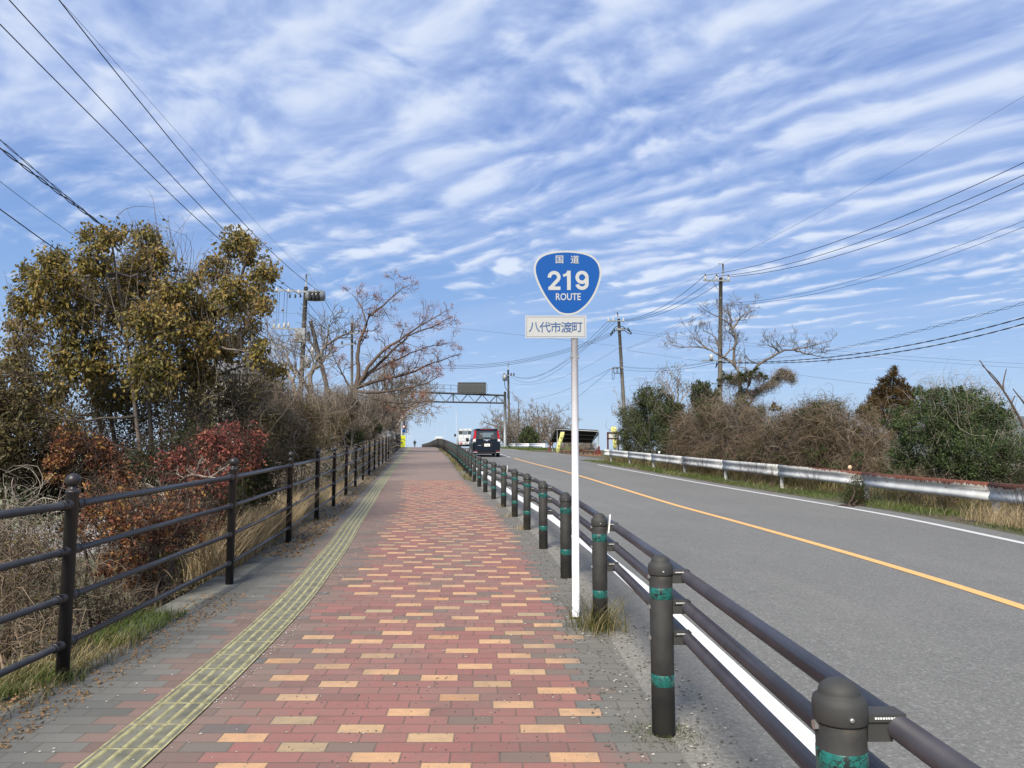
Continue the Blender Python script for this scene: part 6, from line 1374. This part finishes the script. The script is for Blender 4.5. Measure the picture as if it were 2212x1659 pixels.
bare_tree('vine-hung bare tree with wide leafless boughs behind the rightmost pole', (*at(1599, 940, 29)[:2], 0.),
  [(1., (1599, 870), (1599, 801), (1579, 782), (1557, 768), (1530, 752), (1514, 748), (1458, 750), (1441, 742)), (.8, (1588, 790), (1583, 756), (1592, 731), (1579, 703), (1562, 689), (1529, 675), (1515, 661)), (.7, (1582, 711), (1599, 683), (1615, 676), (1630, 669)), (.6, (1580, 705), (1578, 685), (1570, 668)),
   (.6, (1557, 768), (1550, 745), (1545, 725), (1520, 715)), (.6, (1562, 772), (1590, 745), (1600, 735)), (.5, (1530, 755), (1505, 735), (1490, 715)), (1., (1604, 860), (1613, 843), (1627, 796), (1650, 782), (1683, 761), (1711, 755), (1739, 751), (1770, 742), (1796, 735)), (.6, (1683, 761), (1672, 750), (1655, 745)), (.6, (1711, 755), (1745, 765), (1780, 772))],
  29, .075, .009, 9, .62, 3, 'b_grey', (3, 3, 3), 0, .0046, dY=1.2, up=.25, trunk=[(1599, 950), (1600, 900), (1599, 860)], spread=1.1)
shrub('curtain of hanging brown vines on the right fork of the bare tree', pbg([(1605, 862, 7), (1615, 845, 7), (1625, 852, 8), (1636, 842, 8), (1648, 835, 8), (1658, 832, 9), (1668, 826, 9), (1676, 818, 9), (1684, 808, 9), (1692, 802, 10), (1700, 806, 9), (1708, 812, 8), (1596, 812, 10), (1580, 815, 9), (1618, 806, 8), (1714, 822, 6), (1640, 812, 7)], 28.5, .7), 1500, .06, .6, M['l_brown'], 620, M['b_mauve'], (*at(1640, 940, 28.5)[:2], .4), 18, .085, .16, .0055, down=.55, shell=.0, lshell=.0, clumps=150, stems=0)
shrub('ivy leaves clothing the main fork of the bare tree on the right', pbg([(1598, 850, 12), (1590, 822, 14), (1570, 815, 12), (1612, 812, 13), (1632, 805, 12), (1650, 812, 10), (1604, 875, 14), (1556, 826, 8)], 28.2, .5), 2300, .075, .6, M['l_ivy'], 260, M['b_brown'], (*at(1602, 940, 28.5)[:2], .4), 9, .10, .35, .006, down=.6, stems=3, lshell=.0, clumps=110)
for lab, base, lb, Y in (('slender leaning dead sapling with a forked top at the right edge', (2206, 960), [(1., (2212, 925), (2206, 909), (2167, 840), (2140, 812), (2116, 778)), (.6, (2168, 843), (2166, 830), (2174, 797)), (.5, (2167, 840), (2150, 815), (2122, 790)), (.4, (2186, 872), (2190, 860), (2192, 855))], 14.), ('thin dead shoot right beside the forked sapling', (2225, 900), [(1., (2235, 900), (2211, 869), (2188, 840))], 14.)):
    o = thing('dead_sapling', lab, 'tree', tuple(at(*base, Y))); wd = Wood()
    for l in lb: P = smoothp([at(x, y, Y) for x, y in l[1:]], 10); wd.add(P, np.linspace(.024 * l[0], .008, 10), 6)
    wd.build('trunk', M['b_brown'], o)
# far bare trees past the gantry
for lab, X0, Y, sc_2 in (('bare tree just right of the farthest pole, behind the far guard rail', 1120, 96., 1.), ('bare spreading tree behind the left end of the open shed', 1165, 100., .95), ('low bare tree between the far guard rail and the open shed', 1190, 88., .55), ('bare tree directly behind the farthest pole', 1092, 104., .75)):
    L_ = []
    for k in range(7):
        a = math.radians(90 + (k - 3) * 19 + rng.uniform(-6, 6)); q = 95 * sc_2 * rng.uniform(.75, 1.1); L_.append((.9, (X0, 962), (X0 + q * .35 * math.cos(a) * .8, 962 - q * .35), (X0 + q * .7 * math.cos(a), 962 - q * .72 * math.sin(a) - 6), (X0 + q * math.cos(a) * 1.05, 962 - q * math.sin(a))))
    bare_tree(lab, (*at(X0, 966, Y)[:2], float(gz(at(X0, 966, Y)[0], Y)) - .3), L_, Y, .12, .03, 8, 1.5, 2, 'b_mauve', (4, 3, 3), 0, .015, dY=1.5)
shrub('small evergreen bush with brown edges left of the open shed', pb_([(1140, 935, 14), (1152, 945, 13), (1132, 948, 12), (1146, 955, 10)], 86, .5), 2400, .20, .6, M['l_green'], 200, M['b_dark'], (*at(1143, 962, 86)[:2], 1.9), 7, .2, .4, .02, lshell=.3)
shrub('grey-brown brush at the foot of the far bare trees', pb_([(1092, 940, 16), (1112, 946, 14), (1165, 950, 12), (1182, 955, 12), (1125, 955, 10), (1100, 955, 10)], 92, 1.), 500, .2, .5, M['l_brown'], 700, M['b_mauve'], (*at(1110, 962, 92)[:2], 1.9), 8, .30, .35, .016, down=-.3)
for i, (x, y, r_, Y) in enumerate(((1236, 972, 14, 150), (1262, 965, 18, 160), (1222, 968, 11, 170), (1272, 975, 10, 150))):
    shrub(('distant bare shrub seen under the shed roof right of the banner', 'larger distant bare shrub seen under the shed roof right of the sign pole', 'faint distant bare shrub behind the limp yellow banner', 'small distant bare shrub by the right posts of the shed')[i], pb_([(x, y, r_), (x - r_ * .6, y + 5, r_ * .6), (x + r_ * .6, y + 5, r_ * .6)], Y, 1), 0, .2, .5, M['l_brown'], 420, M['b_mauve'], (*at(x, y, Y)[:2], -2.6), 8, .4, .3, .03, down=-.3, stems=8, stem_r=.06)
# --- weeds and grass ------------------------------------------------
g = rng.uniform
def gp(n, f0, f1, a, b, dz=0): return ground_pts(n, f0, f1, a, b, dz)
off = lambda f, d_: (lambda Y: f(Y) + d_)
VE = lambda Y: np.minimum(GR(Y) - .02, XR(Y) + 3.0)
def patchy(P, sc_=1.3, th=.0):
    k = np.sin(P[:, 0] * 2.3 * sc_ + 1.3 * np.sin(P[:, 1] * .9 * sc_)) + np.sin(P[:, 1] * 1.7 * sc_ + P[:, 0]); return P[k + rng.normal(size=len(P)) * .6 > th]
vg = gp(15000, off(XR, .62), VE, 9, 42); blades('bright green verge grass between the right road edge and the guard rail', patchy(vg, 1., -.9), .095, M['g_green'], lean=.9, wd_=.006, name='verge_grass')
vd = gp(2600, off(XR, .55), lambda Y: GR(Y) + .6, 6, 42); blades('dry straw-coloured grass mixed into the right verge', patchy(vd, .7, .5), .18, M['g_dry'], lean=.7, wd_=.004, name='dry_verge_grass')
vr = gp(2600, off(XR, .9), lambda Y: GR(Y) + .5, 9.5, 13.2); blades('dry reed grass at the right edge below the guard rail', vr, .33, M['g_dry'], lean=.9, wd_=.005, name='reed_grass')
bk = gp(9000, lambda Y: GR(Y) + .05, lambda Y: GR(Y) + 1.4, 8, 44); blades('rough brown grass behind the guard rail', bk, .32, M['g_mix'], lean=.7, wd_=.006, name='rough_grass')
fg = gp(6000, off(XR, .55), lambda Y: XR(Y) + 5., 66, 92); blades('grass on the bank below the far guard rail', fg, .22, M['g_green'], lean=.6, wd_=.02, name='bank_grass')
fe = gp(2500, lambda Y: XR(Y) + 4.5, lambda Y: XR(Y) + 5.3, 56, 66); blades('grass at the foot of the open shed', fe, .2, M['g_mix'], lean=.6, wd_=.015, name='shed_grass')
l1 = patchy(gp(7500, off(XF, -.42), off(XF, .14), 2.6, 5.5), 3., -.6); l1 = l1[l1[:, 0] < XF(l1[:, 1]) + .14 - .3 * g(0, 1, len(l1))**2 * 2]; blades('green and straw grass creeping under the first railing panel', l1, .085, M['g_mix'], lean=.9, wd_=.003, name='railing_grass')
l1b = gp(900, off(XF, -.30), off(XF, .08), 5.3, 6.2); blades('fresh green grass tuft line under the first railing panel', l1b, .09, M['g_green'], lean=.9, wd_=.0035, name='green_grass')
l2 = gp(3600, off(XF, -.60), off(XF, -.18), 7.8, 13, -.06); blades('tall straw-coloured grass behind the third railing panel', l2, .60, M['g_dry'], lean=.6, wd_=.007, name='straw_grass', K=6)
l3 = gp(2400, off(XF, -.7), off(XF, -.15), 12.5, 22, -.12); blades('straw grass along the middle railing panels', l3, .45, M['g_dry'], lean=.7, wd_=.006, name='dry_grass', K=5)
l5 = gp(5000, off(XF, -.35), off(XF, .30), 9.6, 34, 0.); l5 = l5[rng.uniform(size=len(l5)) < .75]; blades('brown litter and short dry grass along the foot of the railing', l5, .05, M['g_dry'], lean=1.6, wd_=.006, name='litter_grass')
l6 = gp(2600, off(XB, -.28), off(XB, -.02), 24, 60); blades('green weeds along the far foot of the bollard barrier', patchy(l6, .8, -.6), .11, M['g_mix'], lean=.7, wd_=.008, name='barrier_weeds')
# tufts at the feet of bollards and other small weeds: each its own
TU = [(BY[3] - .02, .0, 300, .30, (.22, .20), 'g_mix', 'big straw and green grass tuft around the foot of the bollard beside the sign pole'), (BY[6], -.08, 60, .10, (.16, .12), 'g_dry', 'brown dry tuft at the foot of a bollard in the middle of the row'),
      (BY[7], -.10, 60, .10, (.20, .12), 'g_dry', 'dry tuft one bollard farther than the brown tuft'), (BY[8], -.05, 50, .09, (.16, .12), 'g_dry', 'small dry tuft beside the bollard carrying a white strip'), (BY[12], -.05, 60, .13, (.16, .2), 'g_mix', 'greenish tuft at the foot of a distant bollard'), (3.05, -.30, 30, .05, (.06, .06), 'g_dry', 'tiny brown tuft in the gravel in front of the sign pole')]
for (Y, dx, n, h, s_, m_, lab) in TU:
    p = P3(XB, Y, 0, dx); tuft(lab, p, n, h, s_, M[m_], lean=1.1, wd_=.0028)
for (px, py, n, h, lab, m_) in ((115, 1470, 120, .08, 'green weed at the foot of the first ball-topped post', 'g_green'), (20, 1500, 110, .07, 'broad-leaved green weed in the bottom left corner', 'g_green'), (1852, 1088, 0, 0, '', 'g_green')):
    if n: tuft(lab, on_ground(px, py), n, h, (.16, .10), M[m_], lean=1.2, wd_=.006, name='weed', cat='weed')
shrub('small dark green leafy bush growing in front of the guard rail', pb_([(1850, 1058, 22), (1838, 1072, 20), (1862, 1078, 20), (1848, 1088, 18), (1852, 1036, 12)], 16.4, .1), 2600, .035, .6, M['l_dark'], 260, M['b_dark'], tuple(on_ground(1850, 1095)), 7, .05, .4, .003, lshell=.1)
for i, (px, w2) in enumerate(((1440, 1), (1478, 1), (1520, 1.2), (1610, 1.2), (1632, 1), (1668, 1), (2205, 1.3), (1392, .8), (1752, 1.))):
    Y = 36 - (px - 1380) / 830 * 24; Y = float(np.clip(Y, 13, 40)); p = None
    for Y in np.arange(12, 42, .2):
        r_ = ray(px, 1040); X = r_[0] / r_[1] * Y
        if X > GR(Y) - .4: break
    lst = ['faint first', 'second', 'third', 'fourth', 'fifth', 'sixth', 'last', 'leftmost', 'lone']
    c0 = (X, Y, float(gz(X, Y))); wd = Wood(); o = thing('dry_stalks', '%s clump of thin dark dry weed stalks along the guard rail verge' % lst[i], 'weed', c0, group='dry weed stalks along the guard rail')
    for k in range(9): grow(wd, np.array(c0), (rng.normal() * .3, rng.normal() * .3, 1.), .55 * w2 * rng.uniform(.6, 1.2), .0045, 1, .3, .12, 6, (5, 3), .6, .6, .0022)
    wd.build('stems', M['b_dark'], o)
# moss pads and pebbles, litter
def scatter(name, label, P, s0, s1, mat, flat=.6, kind='stuff'):
    n = len(P); ico = np.array([[1, 0, 0], [-1, 0, 0], [0, 1, 0], [0, -1, 0], [0, 0, 1], [0, 0, -1]], float); S = rng.uniform(s0, s1, n)[:, None, None]; V = P[:, None, :] + ico[None] * S * np.array([1, 1, flat]) * rng.uniform(.7, 1.3, (n, 6, 1))
    tri = [(0, 2, 4), (2, 1, 4), (1, 3, 4), (3, 0, 4), (2, 0, 5), (1, 2, 5), (3, 1, 5), (0, 3, 5)]; mb = MB(); mb.V = [V.reshape(-1, 3)]; mb.Fc = [[i * 6 + a, i * 6 + b, i * 6 + c] for i in range(n) for a, b, c in tri]; mb.M = [0] * len(mb.Fc); mb.S = [False] * len(mb.Fc)
    o = mb.build(name, mat); return tag(o, label, None, None, kind)
def gpy(n, f0, f1, a, b, e=2.):
    Y = a * (b / a)**rng.uniform(0, 1, n); k = rng.uniform(0, 1, n); X = f0(Y) * (1 - k) + f1(Y) * k; return np.stack([X, Y, gz(X, Y) + .004], 1)
scatter('pebbles', 'pale pebbles and acorn caps scattered over the brick paving', gpy(230, off(XF, .3), off(XB, -.3), 2.6, 14), .004, .009, M['stone'])
TLf = TL; scatter('pebbles', 'pale grit collected along the right side of the tactile strip', gpy(170, off(TLf, .31), off(TLf, .40), 4.2, 9), .003, .007, M['stone'])
scatter('grit', 'dark and pale grit in the gutter at the foot of the bollards', gpy(1300, off(XB, -.32), off(XB, .34), 2.2, 14), .003, .011, M['grit'])
scatter('grit', 'dark specks of grit on the red bricks', gpy(700, off(XB, -2.0), off(XB, -.25), 2.4, 9), .0025, .006, M['grit'])
scatter('gravel', 'pale gravel in the gutter at the foot of the bollards', gpy(420, off(XB, -.25), off(XB, .36), 2.2, 16), .003, .010, M['stone'])
P = gpy(1500, off(XF, -.1), off(XF, .34), 2.7, 7.); D = rng.normal(size=(len(P), 3)); D[:, 2] = np.abs(D[:, 2]) * .3; V, Q = leaf_arrays(P, D, .028, .5); tag(quads('leaf_litter', V, Q, M['tan']), 'brown leaf litter along the railing edge of the sidewalk', None, None, 'stuff')
P = gpy(2500, off(XF, -.1), off(XF, .36), 9, 40.); D = rng.normal(size=(len(P), 3)); D[:, 2] = np.abs(D[:, 2]) * .3; V, Q = leaf_arrays(P, D, .05, .5); tag(quads('leaf_litter', V, Q, M['tan']), 'brown fallen leaves farther up along the railing', None, None, 'stuff')
for i in (2,):
    p = P3(XB, BY[i]); P = p + rng.normal(size=(900, 3)) * np.array([.09, .09, .004]) + [.0, .02, .006]; D = rng.normal(size=(900, 3)) + [0, 0, 1.2]; V, Q = leaf_arrays(P, D, .009, .5); o = quads('moss', V, Q, M['moss']); tag(o, 'green moss around the foot of the second bollard', 'moss')
# ivy and loose stems over the lower left bank so no bare soil shows near the railing
P = gpy(9000, off(XF, -3.5), off(XF, -.35), 3.0, 26); P[:, 2] = [ZB(y, float(XF(y)) - x) + .05 for x, y in P[:, :2]]; D = rng.normal(size=(len(P), 3)); D[:, 2] = np.abs(D[:, 2]) * .6; V, Q = leaf_arrays(P, D, .05, .55); tag(quads('bank_litter', V, Q, M['l_brown']), 'brown dead leaves covering the bank below the railing', None, None, 'stuff')
